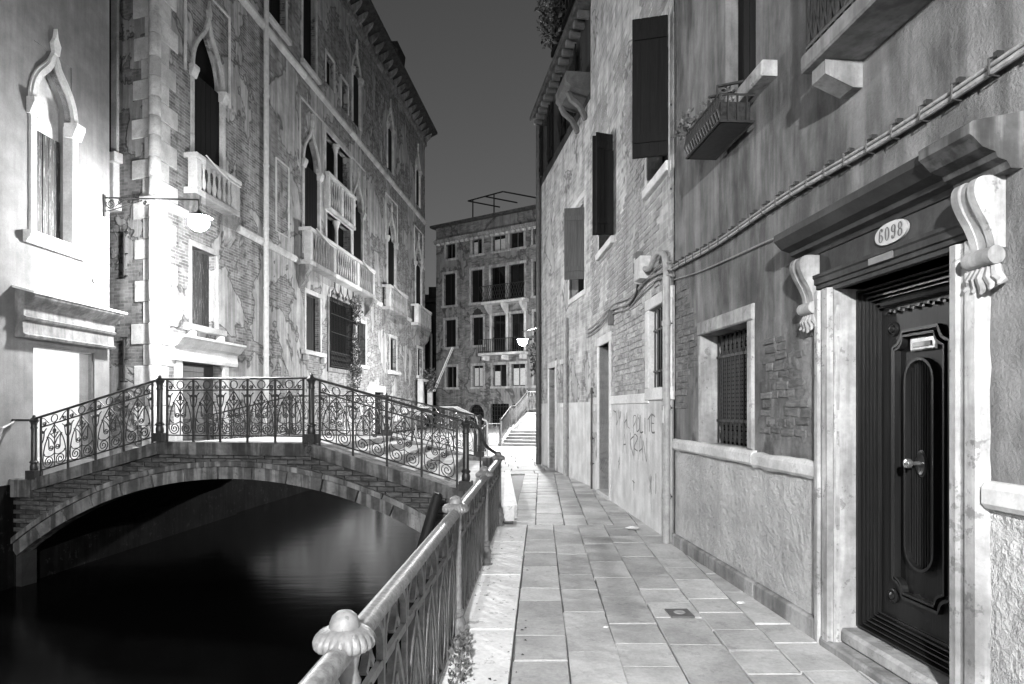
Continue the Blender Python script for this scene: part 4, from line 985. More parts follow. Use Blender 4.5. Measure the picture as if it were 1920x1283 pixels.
# the side towards the little alley
side = MB(); L = 6.0; sd = Vector((-.946,.325)); ang = math.atan2(P_D[1],P_D[0])
def loc(X, Y):                                    # world -> palazzo frame
    dx, dy = X-P_O[0], Y-P_O[1]; return (dx*P_D[0]+dy*P_D[1], -dx*P_D[1]+dy*P_D[0])
e = loc(P_O[0]+sd.x, P_O[1]+sd.y)                # unit vector of the side wall in the palazzo frame
nrm = (e[1], -e[0]); nrm = nrm if nrm[0] < 0 else (-nrm[0], -nrm[1])
def sp(s, off, z): return (e[0]*s+nrm[0]*off, e[1]*s+nrm[1]*off, z)
def side_box(s0, s1, o0, o1, z0, z1, nm, mat, par=None):
    m = B(s0, s1, -o1, -o0, z0, z1, c=.012); m.xf(lambda x,y,z: sp(x, -y, z)); return m.build(nm, mat, par or pz)
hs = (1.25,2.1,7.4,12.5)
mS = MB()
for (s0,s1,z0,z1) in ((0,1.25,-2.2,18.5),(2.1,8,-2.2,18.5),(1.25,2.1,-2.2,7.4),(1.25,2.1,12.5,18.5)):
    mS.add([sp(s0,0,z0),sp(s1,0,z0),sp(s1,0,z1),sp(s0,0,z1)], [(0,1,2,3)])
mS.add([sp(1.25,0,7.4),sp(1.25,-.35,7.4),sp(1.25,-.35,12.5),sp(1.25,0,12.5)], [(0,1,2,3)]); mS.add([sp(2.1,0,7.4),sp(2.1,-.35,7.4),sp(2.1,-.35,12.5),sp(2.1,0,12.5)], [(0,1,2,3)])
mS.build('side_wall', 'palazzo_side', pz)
side_box(1.25,2.1,-.35,-.3,7.4,12.5,'window','black'); side_box(1.06,1.25,-.02,.06,7.4,12.6,'jamb','stone'); side_box(.95,2.2,-.0,.22,7.18,7.4,'window_sill','stone')
side_box(1.05,1.32,.0,.16,6.30,7.18,'pilaster','stone'); side_box(.98,2.2,.0,.2,6.1,6.30,'ledge','stone')
for i in range(3): B(0,1,0,1,0,1)
# quoin blocks on both faces and the corner column
z = .3; k = 0
while z < 18.2:
    h = R.uniform(.42,.52); big = k % 2 == 0; o = R.uniform(.02,.035)
    side_box(.10, (.62 if big else .32)+R.uniform(-.05,.06), .0, o, z+.006, z+h-.006, 'quoin', 'stone')
    B(.10, (.50 if big else .80)+R.uniform(-.08,.08), -o, .02, z+.006, z+h-.006, c=.012).build('quoin', 'stone', pz)
    q = MB(); q.smooth = True; q.lathe([(.125,.004),(.13,.012),(.13,h-.012),(.125,h-.004)], -.01, -.0, z, 18); q.build('corner_drum', 'stone', pz)
    z += h; k += 1
side_box(-.18,.30,.03,.16,6.15,6.32,'corner_capital','stone_clean'); B(-.16,1.1,-.16,.0,6.15,6.33,c=.02).build('corner_capital', 'stone_clean', pz)
for z0 in (2.2, 4.6):
    m = MB(); m.tube([sp(.86,.05,z0),sp(.86,.05,z0+1.0)], .028, 6)
    for zz in (z0,z0+.5,z0+1.0): m.tube([sp(.76,.05,zz),sp(.96,.05,zz)], .02, 6)
    m.build('iron_tie', 'iron', pz)
def course(x0, x1, z0, z1, pr, mat='stone'):
    x = x0
    while x < x1-.05:
        b = min(x+R.uniform(1.1,1.7), x1); o = R.uniform(-.012,.012)
        MB().profile([(.02,z0),(-pr*.4+o,z0),(-pr+o,z0+.5*(z1-z0)),(-pr+o,z1-.02),(-pr*.9+o,z1),(.02,z1+.02)], x+.006, b-.006).build('course_stone', mat, pz); x = b
course(3.1,8.0,6.48,6.68,.09); course(16.9,17.8,6.48,6.66,.09); course(22.3,23.7,6.48,6.66,.09); course(0.9,27.4,12.98,13.2,.12)
# gothic windows
def gothic(x0, x1, z0, zs, zt, parent, wmat, shutter='shutter', label_frame=True, smat='stone', shut_top=None):
    arc = ogee(x0, x1, zs, zt, 12); sp_ = MB()
    half = len(arc)//2
    sp_.prism([(x0-.001,zt+.03)]+[(x0-.001,zs)]+arc[:half+1]+[((x0+x1)/2,zt+.03)][::1], .015, .22); sp_.prism([((x0+x1)/2,zt+.03)]+arc[half:]+[(x1+.001,zs),(x1+.001,zt+.03)], .015, .22)
    sp_.build('arch_spandrel', wmat, parent)
    MB().band(arc, .10, -.05, .12).build('arch_moulding', smat, parent)
    for xa, xb in ((x0-.13,x0+.02),(x1-.02,x1+.13)):
        j = B(xa,xb,-.04,.15,z0,zs,c=.012).build('jamb', smat, parent)
        c = MB(); c.profile([(.1,zs-.22),(-.06,zs-.22),(-.12,zs-.06),(-.14,zs-.03),(-.14,zs+.05),(.1,zs+.05)], xa-.05, xb+.05); c.build('capital', smat, j)
    xm = (x0+x1)/2
    f = MB(); f.prism([(xm-.06,zt+.02),(xm+.06,zt+.02),(xm+.10,zt+.20),(xm+.03,zt+.32),(xm,zt+.48),(xm-.03,zt+.32),(xm-.10,zt+.20)], -.07, .0); f.build('finial', smat, parent)
    if label_frame:
        MB().band([(x0-.33,zs-.2),(x0-.33,zt+.62),(x1+.33,zt+.62),(x1+.33,zs-.2)], .07, -.045, .01).build('label_moulding', smat, parent)
    dy = .10 if wmat == 'palazzo' else .0
    B(x0,x1,.30-dy,.33-dy,z0,zt).build('window', 'black', parent)
    if shutter:
        mid = (x0+x1)/2; st = shut_top or zs
        planks(parent, 'shutter', x0+.02, mid-.005, .20-dy*1.4, .25-dy*1.4, z0, st, 3, shutter); planks(parent, 'shutter', mid+.005, x1-.02, .20-dy*1.4, .25-dy*1.4, z0, st, 3, shutter)
for g in GW: gothic(*g, pz, 'palazzo')
for g in GU: gothic(*g, pz, 'palazzo', label_frame=False)
# balconies
ME_BAL = None
def baluster_mesh(h, mat):
    m = MB(); m.smooth = True; m.lathe([(.05,0),(.05,.04*h),(.03,.08*h),(.055,.25*h),(.06,.33*h),(.03,.55*h),(.026,.75*h),(.045,.90*h),(.05,.93*h),(.05,h)], 0,0,0,10); return m.mesh('baluster', mat)
MB_LOW = baluster_mesh(.80, 'stone'); MB_UP = baluster_mesh(.90, 'stone')
def balcony(x0, x1, z0, z1, pr, posts, mid=None, net=True, consoles=True):
    t = B(x0,x1,-pr,.0,z0-.16,z0,c=.03).build('balcony', 'stone', pz)
    for x in posts: 
        B(x-.12,x+.12,-pr+.01,-pr+.23,z0+.001,z1-.12,c=.02).build('balcony_post', 'stone_clean', t)
    B(x0-.03,x1+.03,-pr-.03,-pr+.26,z1-.119,z1,c=.02).build('balcony_rail', 'stone_clean', t)
    for xa, xb in ((x0,x0+.02),(x1-.02,x1)): B(xa,xb,-pr+.23,.0,z1-.119,z1).build('balcony_rail', 'stone_clean', t)
    x = x0+.25
    h = z1-.12-z0
    while x < x1-.2:
        if all(abs(x-p) > .17 for p in posts): put('baluster', MB_LOW, t, (x,-pr+.12,z0), (0,0,0), (1,1,h/.80))
        x += .25
    if consoles:
        for x in (posts[0], posts[-1]):
            c = MB(); P = [(.02,z0-.161),(-pr+.03,z0-.161),(-pr+.05,z0-.35),(-pr*.55,z0-.55),(-pr*.6,z0-.70),(-.05,z0-.95),(.02,z0-1.0)]; n = len(P)
            c.add([(x-.13,y,z) for y,z in P]+[(x+.13,y,z) for y,z in P], [(i,(i+1)%n,n+(i+1)%n,n+i) for i in range(n)]+[tuple(range(n-1,-1,-1)),tuple(range(n,2*n))]); c.build('console', 'stone_grey', t)
    if net:
        for a, b in net:
            m = MB(); n = 10
            for i in range(n+1):
                u = i/n; x = a+(b-a)*u; s = .10*math.sin(PI*u)+.22*u
                m.v += [(x,-pr-.07-.02*math.sin(5*u),z1+.02-s),(x,-pr-.05,z0-.55-.1*math.sin(3*u))]
            m.f = [(2*i,2*i+1,2*i+3,2*i+2) for i in range(n)]; m.build('netting', 'net', t)
            e_ = MB(); e_.tube([m.v[2*i] for i in range(n+1)], .018, 5); e_.build('net_edge', 'white', t)
balcony(1.12,3.25,6.92,7.74,.34,(1.24,3.13),net=[(1.40,3.15)])
balcony(7.95,15.45,6.66,7.76,.42,(8.08,10.35,13.15,15.32),net=[(8.3,10.3),(13.4,15.2)])
balcony(17.95,21.4,6.55,7.60,.42,(18.08,21.27),net=[(18.3,21.1)])
balcony(23.8,27.4,6.50,7.55,.42,(23.93,27.27),net=[(24.2,27.2)])
# loggia between the two big windows
def loggia(key, rail, z1):
    a, b, c, d = RW[key]; B(a,b,.30,.33,c,d).build('window', 'black', pz)
    for q in ((a-.16,a+.0,c,d),(b,b+.16,c,d),(a-.18,b+.18,d,d+.24)): B(q[0],q[1],-.05,.12,q[2],q[3],c=.015).build('loggia_frame', 'stone', pz)
    xm = (a+b)/2; m = MB(); m.smooth = True; m.lathe([(.13,0),(.13,.1),(.08,.14),(.075,.2),(.065,d-c-.4),(.07,d-c-.34),(.12,d-c-.14),(.15,d-c-.10),(.15,d-c)], xm, .1, c, 14); m.build('colonnette', 'stone_clean', pz)
loggia('loggia_up', True, 0); loggia('loggia_low', False, 0)
t = B(10.30,13.45,-.20,.03,9.05,9.20,c=.03).build('loggia_parapet', 'stone', pz); B(10.28,13.47,-.22,.05,10.32,10.45,c=.02).build('parapet_rail', 'stone_clean', t)
for x in (10.42,11.88,13.33): B(x-.11,x+.11,-.18,.0,9.201,10.319,c=.015).build('parapet_post', 'stone_clean', t)
for i in range(11):
    x = 10.64+i*.248
    if abs(x-11.88) > .15: put('baluster', MB_UP, t, (x,-.08,9.2), (0,0,0), (1,1,1.115/.9))
# plain windows
def plain(key, fw=.11, sill=True, shutter='shutter', fmat='stone', bars=False, sillz=.16, ov=.1):
    a, b, c, d = RW[key]; w = B(a,b,.30,.32,c,d).build('window', 'black', pz)
    for q in ((a-fw,a,c,d),(b,b+fw,c,d),(a-fw,b+fw,d,d+fw*1.3)): B(q[0],q[1],-.03,.05,q[2],q[3],c=.012).build('frame_stone', fmat, pz)
    if sill: B(a-fw-ov,b+fw+ov,-.14,.05,c-sillz,c-.001,c=.02).build('window_sill', fmat, pz)
    if shutter:
        n = 4
        planks(pz, 'shutter', a+.02, (a+b)/2-.004, .18, .22, c+.01, d-.01, n, shutter); planks(pz, 'shutter', (a+b)/2+.004, b-.02, .18, .22, c+.01, d-.01, n, shutter)
    if bars:
        i = 0
        x = a+.1
        while x < b: MB().tube([(x,.08,c),(x,.08,d)], .016, 5).build('bar', 'iron', w); x += .16
plain('u0'); plain('u1'); plain('sq1', .1, False); plain('sq2', .1, False); plain('g1', shutter='shutter_worn', ov=.22); plain('g2', ov=.25, fw=.13); plain('g4', bars=True, shutter=None); plain('g5', fw=.13); plain('g6', fw=.13)
plain('wd', fw=.22, sill=False, shutter='shutter', fmat='stone_clean')
for x in (1.35,2.70): B(x-.09,x+.09,-.16,.0,3.30,3.485,c=.03).build('sill_bracket', 'stone_clean', pz)
for x in (8.4,10.05): B(x-.10,x+.10,-.16,.0,3.25,3.455,c=.03).build('sill_bracket', 'stone', pz)
# blocked window frame, crack-lines are left to the plaster
MB().band([(6.22,7.18),(6.22,9.45),(7.08,9.45),(7.08,7.18)], .08, -.03, .01, True).build('blocked_window_frame', 'stone', pz)
# door with moulded hood
d_ = B(1.0,2.90,.25,.30,-.2,2.72).build('door', 'shutter_grey', pz)
for i in range(14): B(1.01,2.89,.235,.252,.30+i*.17,.46+i*.17,c=.008).build('roller_slat', 'shutter_grey', d_)
for q in ((.72,.999),(2.901,3.18)): B(q[0],q[1],-.06,.1,-.2,2.75,c=.02).build('door_frame_stone', 'stone_clean', pz)
MB().profile([(.02,2.72),(-.10,2.72),(-.12,2.80),(-.10,2.95),(-.10,3.02),(-.14,3.05),(-.20,3.08),(-.30,3.22),(-.36,3.26),(-.36,3.31),(.02,3.36)], .55, 3.55).build('door_hood', 'stone_clean', pz)
B(.72,3.18,-.09,.02,2.751,2.99,c=.02).build('door_lintel', 'stone_clean', pz)
# big lattice grille with ivy
w = B(10.75,13.65,.30,.33,3.15,5.85).build('grille_window', 'black', pz)
for q in ((10.6,10.75,3.15,5.85),(13.65,13.80,3.15,5.85),(10.6,13.8,2.98,3.149)): B(q[0],q[1],-.06,.1,q[2],q[3],c=.015).build('frame_stone', 'stone_grey', pz)
m = MB()
for i in range(18): x = 10.72+i*.174; m.tube([(x,-.12,3.16),(x,-.12,5.85)], .016, 5)
for zz in (3.2,3.75,4.5,5.2,5.82): m.tube([(10.7,-.12,zz),(13.7,-.12,zz)], .016, 5)
for i in range(17):
    x = 10.72+i*.174
    for zz in (3.22,3.42,3.62): m.tube([(x,-.12,zz),(x+.174,-.12,zz+.18)], .009, 4); m.tube([(x+.174,-.12,zz),(x,-.12,zz+.18)], .009, 4)
m.build('lattice', 'iron', w)
m = MB()
for cx_ in (11.1,11.8,12.6,13.3):
    for sg in (-1,1): m.tube([(x,-.12,z) for x,z in catmull([(cx_,6.45),(cx_+sg*.10,6.15),(cx_+sg*.30,6.05),(cx_+sg*.34,5.85)],4)], .018, 5); m.tube([(x,-.12,z) for x,z in spiral(cx_+sg*.2,5.98,.10,.02,0,1.6)], .012, 5)
m.build('grille_crest', 'iron', w)
iv = thing('ivy', 'ivy hanging over the right half of the lattice grille on the palazzo', 'plant', P_O, P_D)
rr = random.Random(9); a_ = leaves(900, (13.2,-.25,3.4), (.55,.16,1.3), .11, rr); b_ = leaves(260, (13.5,-.22,5.6), (.5,.15,.6), .11, rr); a_.add(b_.v, b_.f); a_.build('foliage', 'leaf', iv); MB().tube([(13.4,-.08,2.0),(13.3,-.12,3.2),(13.4,-.1,5.8)], .03, 6).build('stem', 'leaf_dark', iv)
# low ruined balcony and stones at the waterline, far end
t = B(24.6,27.5,-.50,.0,1.55,1.72,c=.03).build('balcony', 'stone', pz)
for x in (24.75,27.35): B(x-.16,x+.16,-.49,-.2,1.721,3.15,c=.02).build('balcony_post', 'stone_clean', t); B(x-.20,x+.20,-.50,-.0,1.15,1.549,c=.05).build('console', 'stone', t)
B(24.6,27.5,-.50,-.2,3.151,3.30,c=.02).build('balcony_rail', 'stone_clean', t)
rr = random.Random(14); leaves(420, (26.6,-.55,3.3), (.95,.35,.75), .16, rr).build('balcony_plants', 'leaf', t, kind='stuff')
for a, b, c, d in ((19.0,20.9,3.30,3.50),(20.0,21.6,.9,1.25),(21.5,23.2,1.3,1.6)): B(a,b,-.22,.0,c,d,c=.06).build('broken_ledge', 'stone', pz)
rr2 = random.Random(21)
# eaves, brackets, roof and chimney
rf = MB().profile([(.1,18.45),(-.62,18.80),(-.70,18.84),(-.70,18.96),(4.5,20.6),(9.0,18.9),(9.0,18.5)], -.3, 27.9).build('roof', 'tile', pz)
for i in range(34):
    x = .2+i*.82; MB().profile([(.02,18.05),(-.10,18.10),(-.40,18.45),(-.46,18.62),(-.46,18.66),(.02,18.42)], x, x+.13).build('eave_bracket', 'stone_grey', rf)
MB().profile([(.02,17.85),(-.08,17.86),(-.14,18.0),(-.14,18.05),(.02,18.06)], 0, 27.42).build('eave_moulding', 'stone_grey', rf)
ch = B(22.6,23.5,.5,1.3,18.9,20.9,c=.03).build('chimney', 'dark_house', rf)
MB().prism([(22.45,20.9),(23.65,20.9),(23.95,21.7),(22.15,21.7)], .35, 1.45).build('chimney_pot', 'dark_house', rf); B(22.0,22.5,.5,1.3,18.9,20.0).build('chimney', 'dark_house', rf)
downpipe('downpipe', 5.30, -.10, .9, 18.3, .075, 'pipe_light', 'long pale downpipe running the full height of the palazzo front', (P_O,P_D), (1.8,3.2,5.2,7.0,8.9,11.0,14.2,16.8))
# laundry pole leaning from the palazzo's far corner
m = MB(); m.tube([(-4.85,42.0,2.6),(-3.70,42.2,5.35)], .035, 6); m.tube([(-4.75,42.0,2.6),(-3.62,42.2,5.32)], .02, 6)
tag(m.build('slanting_pole', 'white'), 'slanting white pole sticking out from the far corner of the palazzo', 'pole')

# ================================================================== left plaster house with the lit shop
L_O = (-8.164, 8.0, 0); L_D = (.0202, .9998)
hL = thing('shop_house', 'smooth pale plaster house at far left with arched window and lit shop', 'house', L_O, L_D)
LG = (3.56,4.52,4.56,6.75,7.80); LS = (3.54,5.18,.62,2.66)
wall(hL, -6, 5.65, -2.2, 12, [(LG[0],LG[1],LG[2],LG[4]+.03), LS], 'left', .30)
m = MB(); m.add([(5.65,0,-2.2),(5.65,7,-2.2),(5.65,7,12),(5.65,0,12)], [(0,1,2,3)]); m.build('side_wall', 'left', hL)
shell(hL, -6, 5.65, 7, -2.2, 12, 'left'); B(-6,3.05,-.03,.0,-2.2,.36).build('foundation', 'quay', hL)
gothic(*LG, hL, 'left', 'shutter_worn', False, 'stone_clean', 6.45)
MB().band(ogee(LG[0]-.10,LG[1]+.10,LG[3],LG[4]+.16,12), .05, -.03, .01).build('billet_moulding', 'stone', hL)
B(LG[0],LG[1],.25,.28,6.46,7.8).build('lunette', 'stone_clean', hL)
m = MB(); m.profile([(.05,4.36),(-.06,4.36),(-.09,4.42),(-.13,4.45),(-.15,4.51),(-.15,4.555),(.05,4.56)], 3.30, 4.85); m.build('window_sill', 'stone_clean', hL)
# shop front: hood, frame, glass, room
MB().profile([(.02,2.76),(-.16,2.76),(-.18,2.80),(-.14,2.83),(-.13,3.02),(-.17,3.05),(-.19,3.09),(-.15,3.11),(-.15,3.26),(-.19,3.30),(-.28,3.36),(-.33,3.42),(-.34,3.46),(.02,3.56)], 3.12, 5.58).build('shop_hood', 'stone_grey', hL)
MB().profile([(.02,3.562),(-.36,3.462),(-.37,3.50),(.02,3.60)], 3.06, 5.66).build('hood_slab', 'stone_clean', hL)
MB().band([(LS[0],LS[2]),(LS[0],LS[3]),(LS[1],LS[3]),(LS[1],LS[2])], -.05, .03, .10, True).build('shop_window_frame', 'box_dark', hL)
MB().add([(LS[0],.06,LS[2]),(LS[1],.06,LS[2]),(LS[1],.06,LS[3]),(LS[0],.06,LS[3])], [(0,1,2,3)]).build('shop_glass', 'clear', hL)
a, b, c, d = LS
rm = MB(); rm.add([(a-.6,.31,c),(b+.3,.31,c),(b+.3,2.2,c),(a-.6,2.2,c),(a-.6,.31,d+.15),(b+.3,.31,d+.15),(b+.3,2.2,d+.15),(a-.6,2.2,d+.15)], [(0,1,2,3),(4,7,6,5),(1,5,6,2),(0,3,7,4),(3,2,6,7)]); rm.build('shop_room', 'white', hL)
B(a-.5,b-.45,2.1,2.19,c,2.45).build('shop_back_panel', 'brickhouse', hL)
MB().tube([(4.35,2.0,c),(4.35,2.0,2.4)], .04, 8).build('shop_pipe', 'pipe_light', hL)
B(3.45,3.75,1.6,1.68,c,1.62).build('shop_stand', 'box', hL); B(3.45,3.75,1.59,1.6,1.48,1.60).build('stand_screen', 'box_dark', hL)
B(3.42,3.95,1.98,2.0,1.70,1.86).build('shop_sign', 'white', hL)
B(a+.1,b-.1,.7,1.7,d+.11,d+.14).build('shop_ceiling_light', emit_mat('shop_light', 14.0), hL)
sg = thing('wall_plaque', 'small square relief plaque on the pale house above the shop hood', 'plaque', L_O, L_D)
B(4.99,5.23,-.025,0,3.95,4.17,c=.01).build('panel', 'stone', sg); m = MB(); m.lathe([(.07,0),(.06,.03),(.02,.035)],0,0,0,10); m.xf(lambda x,y,z: (5.11+x,-.025-z,4.06+y)); m.build('relief', 'stone_grey', sg)
B(5.08,5.17,-.015,0,4.30,4.38).build('panel', 'stone_grey', tag(thing('wall_plate', 'tiny grey plate above the square plaque on the pale house', 'plate', L_O, L_D), 'tiny grey plate above the square plaque on the pale house', 'plate'))
m = MB(); m.tube([(2.45,-.06,.55),(2.78,-.06,1.28),(3.1,-.06,1.40)], .02, 6); o = m.build('wall_handrail', 'pipe'); on(o, (L_O,L_D)); tag(o, 'sloping grey handrail on the wall at the left bridge foot', 'handrail')

# ================================================================== back house at the end of the canal
H_O = (-5.0, 45.0, .3); H_D = (.8181, -.5751)
hH = thing('back_house', 'four-storey house with white framed windows closing the view behind the far bridge', 'house', H_O, H_D)
rows = {4:(11.0,11.92,[(.84,1.65),(3.01,3.82),(4.66,5.63),(5.95,6.97),(7.66,8.5),(10,10.9)]),3:(7.96,10.0,[(.66,1.65),(2.93,3.86),(4.49,5.63),(5.91,7.01),(7.66,8.5),(10,10.9)]),2:(5.25,7.0,[(.75,1.70),(3.01,3.91),(4.62,5.63),(6.03,6.98),(7.7,8.5)]),1:(2.63,3.95,[(.84,1.75),(3.06,3.91),(4.66,5.71),(6.07,7.09),(7.7,8.5)])}
HH = []
for r, (z0, z1, xs) in rows.items():
    for a, b in xs: HH.append((a,b,z0 if not (r == 2 and 4 < a < 7) else 4.72,z1,r))
HH += [(2.75,4.0,-.2,1.50,0),(4.50,5.90,.2,1.55,0),(6.12,7.2,.2,1.55,0)]
wall(hH, 0, 15, -2.4, 13.1, HH, 'back', .3); shell(hH, 0, 15, 9, -2.4, 13.1, 'back')
for a, b, c, d, r in HH:
    w = B(a,b,.18,.2,c,d).build('window', 'shutter' if r in (2,3) and a < 4 else 'glass', hH)
    if r in (1,4):
        for q in ((a,a+.05),((a+b)/2-.03,(a+b)/2+.03),(b-.05,b)): B(q[0],q[1],.13,.179,c+.002,d-.002).build('casement', 'shutter_grey', w)
        if R.random() < .5: B(a+.06,(a+b)/2-.04 if R.random() < .5 else b-.06,.16,.178,c+.05,d-.05-R.random()*.4).build('curtain', 'box', w)
    if r == 0 and a < 4: continue
    if r: 
        for q in ((a-.13,a,c,d),(b,b+.13,c,d),(a-.14,b+.14,d,d+.16),(a-.2,b+.2,c-.14,c)): B(q[0],q[1],-.04,.05,q[2]+.001,q[3]-.001,c=.01).build('frame_stone', 'stone_mid', hH)
    if r in (2,3): MB().tube([((a+b)/2,.16,c),((a+b)/2,.16,d)], .012, 4).build('shutter_joint', 'iron', w)
    if r == 0:
        for i in range(7): MB().tube([(a+.05+i*(b-a-.1)/6,.05,c),(a+.05+i*(b-a-.1)/6,.05,d)], .016, 4).build('bar', 'iron', w)
        for i in range(5): MB().tube([(a,.05,c+.1+i*.27),(b,.05,c+.1+i*.27)], .014, 4).build('crossbar', 'iron', w)
        for q in ((a-.12,a,c,d),(b,b+.12,c,d)): B(q[0],q[1],-.04,.05,q[2]+.001,q[3]-.001,c=.01).build('frame_stone', 'stone_grey', hH)
# round-arched doorway
ar = [(3.375-.62*math.cos(PI*i/14), .9+.62*math.sin(PI*i/14)) for i in range(15)]
MB().band([(2.755,-.2)]+ar+[(3.995,-.2)], .16, -.05, .08).build('door_arch', 'stone_grey', hH)
sp2 = MB(); sp2.prism([(2.74,1.53),(2.74,.9)]+ar[:8]+[(3.375,1.53)], .01, .2); sp2.prism([(3.375,1.53)]+ar[7:]+[(4.01,.9),(4.01,1.53)], .01, .2); sp2.build('arch_spandrel', 'back', hH)
g = MB()
for i in range(8): x = 2.82+i*.16; g.tube([(x,.06,-.2),(x,.06,1.5)], .014, 4)
for i in range(6): g.tube([(2.75,.06,.0+i*.25),(4.0,.06,.0+i*.25)], .014, 4)
g.build('door_grille', 'iron', hH)
tf = MB(); tf.prism([(3.06,7.16),(3.06,7.28),(3.16,7.33),(3.20,7.46),(3.36,7.52),(3.46,7.60),(3.56,7.52),(3.72,7.46),(3.76,7.33),(3.86,7.28),(3.86,7.16)], -.01, .02); tf.build('trefoil_panel', 'stone_dark', hH)
for x in (4.50,5.75,7.08): B(x-.07,x+.07,-.06,.02,4.75,7.3,c=.02).build('pilaster', 'stone', hH)
bl = B(4.05,7.3,-.75,.0,4.50,4.66,c=.03).build('balcony', 'stone', hH)
for x in (4.3,5.75,7.1): B(x-.10,x+.10,-.6,.0,4.22,4.499,c=.06).build('bracket', 'stone', bl)
for i in range(22): MB().tube([(4.12+i*.148,-.72,4.66),(4.12+i*.148,-.72,5.48)], .018, 4).build('baluster', 'iron', bl)
for zz in (4.74,5.48): MB().tube([(4.08,-.72,zz),(7.27,-.72,zz)], .022, 4).build('rail', 'iron', bl)
b2 = B(4.2,7.35,-.65,.0,7.66,7.82,c=.03).build('balcony', 'stone', hH)
for x in (4.5,5.75,7.1): 
    m = MB(); P = [(.02,7.659),(-.6,7.659),(-.5,7.45),(-.1,7.1),(.02,7.1)]; m.add([(x-.1,y,z) for y,z in P]+[(x+.1,y,z) for y,z in P], [(i,(i+1)%5,5+(i+1)%5,5+i) for i in range(5)]+[(4,3,2,1,0),(5,6,7,8,9)]); m.build('bracket', 'stone', b2)
m = MB()
for i in range(17):
    x = 4.25+i*.18
    m.tube([(x,-.62,7.82),(x+.36,-.62,8.75)], .014, 4); m.tube([(x+.18,-.62,7.82),(x-.18,-.62,8.75)], .014, 4)
m.tube([(4.2,-.62,8.76),(7.4,-.62,8.76)], .025, 4); m.build('lattice_railing', 'iron', b2)
MB().profile([(.02,12.05),(-.10,12.06),(-.20,12.20),(-.22,12.30),(.02,12.34)], -.1, 15).build('cornice', 'stone_grey', hH)
for i in range(28): B(.15+i*.4,.33+i*.4,-.18,.02,11.93,12.049,c=.01).build('dentil', 'stone', hH)
MB().profile([(.1,13.10),(-.25,13.12),(-.30,13.18),(-.30,13.26),(4.5,14.6),(9,13.2)], -.3, 15.3).build('roof', 'tile', hH)
m = MB(); 
for p, q in (((2.6,.6,13.4),(2.6,.6,14.7)),((4.3,.6,13.4),(4.3,.6,14.75)),((2.2,.6,14.7),(5.0,.6,14.8)),((2.2,.6,14.7),(3.3,2.6,14.6)),((5.0,.6,14.8),(6.2,2.6,14.7)),((3.6,.6,14.74),(4.7,2.6,14.65))): m.tube([p,q], .045, 5)
tr2 = m.build('roof_frame', 'iron'); on(tr2, (H_O,H_D)); tag(tr2, 'dark metal frame standing on the roof of the back house', 'frame')
dk = thing('dark_house', 'dark unlit house glimpsed between the palazzo and the back house', 'house', (-9.5,50,0), (1,0))
wall(dk, 0, 5.2, -2.2, 9.2, [(3.9,4.6,2.6,5.2)], 'dark_house', .3); shell(dk, 0, 5.2, 6, -2.2, 9.2, 'dark_house'); B(3.9,4.6,.2,.22,2.6,5.2).build('window', 'black', dk)
MB().profile([(.1,9.2),(-.5,9.3),(-.5,9.42),(3,10.4),(6.5,9.3)], -.2, 5.5).build('roof', 'tile', dk); B(3.3,4.7,.8,1.8,9.6,10.6).build('chimney', 'dark_house', dk)
downpipe('downpipe', -.35, -.10, .0, 6.2, .09, 'pipe_dark', 'black downpipe beside the left corner of the back house', (H_O,H_D), (2,4))

# ================================================================== far stepped bridge and its railings
fbz = thing('stepped_bridge', 'pale stone stepped bridge climbing at the far end of the quay', 'bridge', (-.42,28.4,0), (.964,-.266))
def fstep(s0, s1, zt): B(0.0,1.85,s0,s1,-.6,zt,c=0).build('step', 'far_step', fbz)
zt = 0; s = 0
for i in range(5): zt += .125; fstep(s, s+.345, zt); s += .34
fstep(s, s+.9, zt+.002); s += .88
for i in range(6): zt += .125; fstep(s, s+.345, zt); s += .34
fstep(s, s+4.5, zt+.002)
B(-.16,-.004,-.05,1.7,-.6,.10).xf(lambda x,y,z: (x,y,z+max(0,y)*.38 if z > 0 else z)).build('side_kerb', 'far_step', fbz)
B(-.16,-.004,1.71,4.7,-.6,.66).xf(lambda x,y,z: (x,y,z+max(0,y-2.5)*.33 if z > 0 else z)).build('side_kerb', 'far_step', fbz)
fr = thing('stair_railing', 'pale lattice railing climbing the left side of the far stepped bridge', 'railing', (-.42,28.4,0), (.964,-.266))
def rail_run(root, pts, mat='pipe'):
    for (p, q) in zip(pts, pts[1:]):
        p, q = Vector(p), Vector(q); n = max(2, int((q-p).length/.16)); m = MB()
        for h in (.12,.95): m.tube([p+Vector((0,0,h)), q+Vector((0,0,h))], .022 if h > .5 else .014, 5)
        for i in range(n):
            a = p+(q-p)*(i/n); b = p+(q-p)*((i+1)/n); m.tube([a+Vector((0,0,.12)), a+Vector((0,0,.95))], .012, 4)
            m.tube([a+Vector((0,0,.15)), b+Vector((0,0,.9))], .009, 4); m.tube([b+Vector((0,0,.15)), a+Vector((0,0,.9))], .009, 4)
        m.build('panel', mat, root); MB().tube([p, p+Vector((0,0,1.05))], .035, 6).build('post', mat, root)
    MB().tube([Vector(pts[-1]), Vector(pts[-1])+Vector((0,0,1.05))], .035, 6).build('post', mat, root)
rail_run(fr, [(-.08,0,.12),(-.08,1.7,.72),(-.08,2.5,.75),(-.08,4.6,1.42),(1.9,4.7,1.42)], 'pipe_dark')
fr2 = thing('quay_railing', 'low dark lattice railing between the bridge foot and the far steps', 'railing', (-1.0,28.0,0), (1,0))
rail_run(fr2, [(0,0,0),(.55,.3,0)], 'pipe'); 
fr3 = thing('quay_railing', 'iron railing along the canal beyond the footbridge', 'railing', (-.9,16.6,0), (0,1))
rail_run(fr3, [(0,0,0),(2.8,0,0),(5.6,0.05,0),(8.5,.08,0),(11.4,.1,0)], 'pipe_dark')

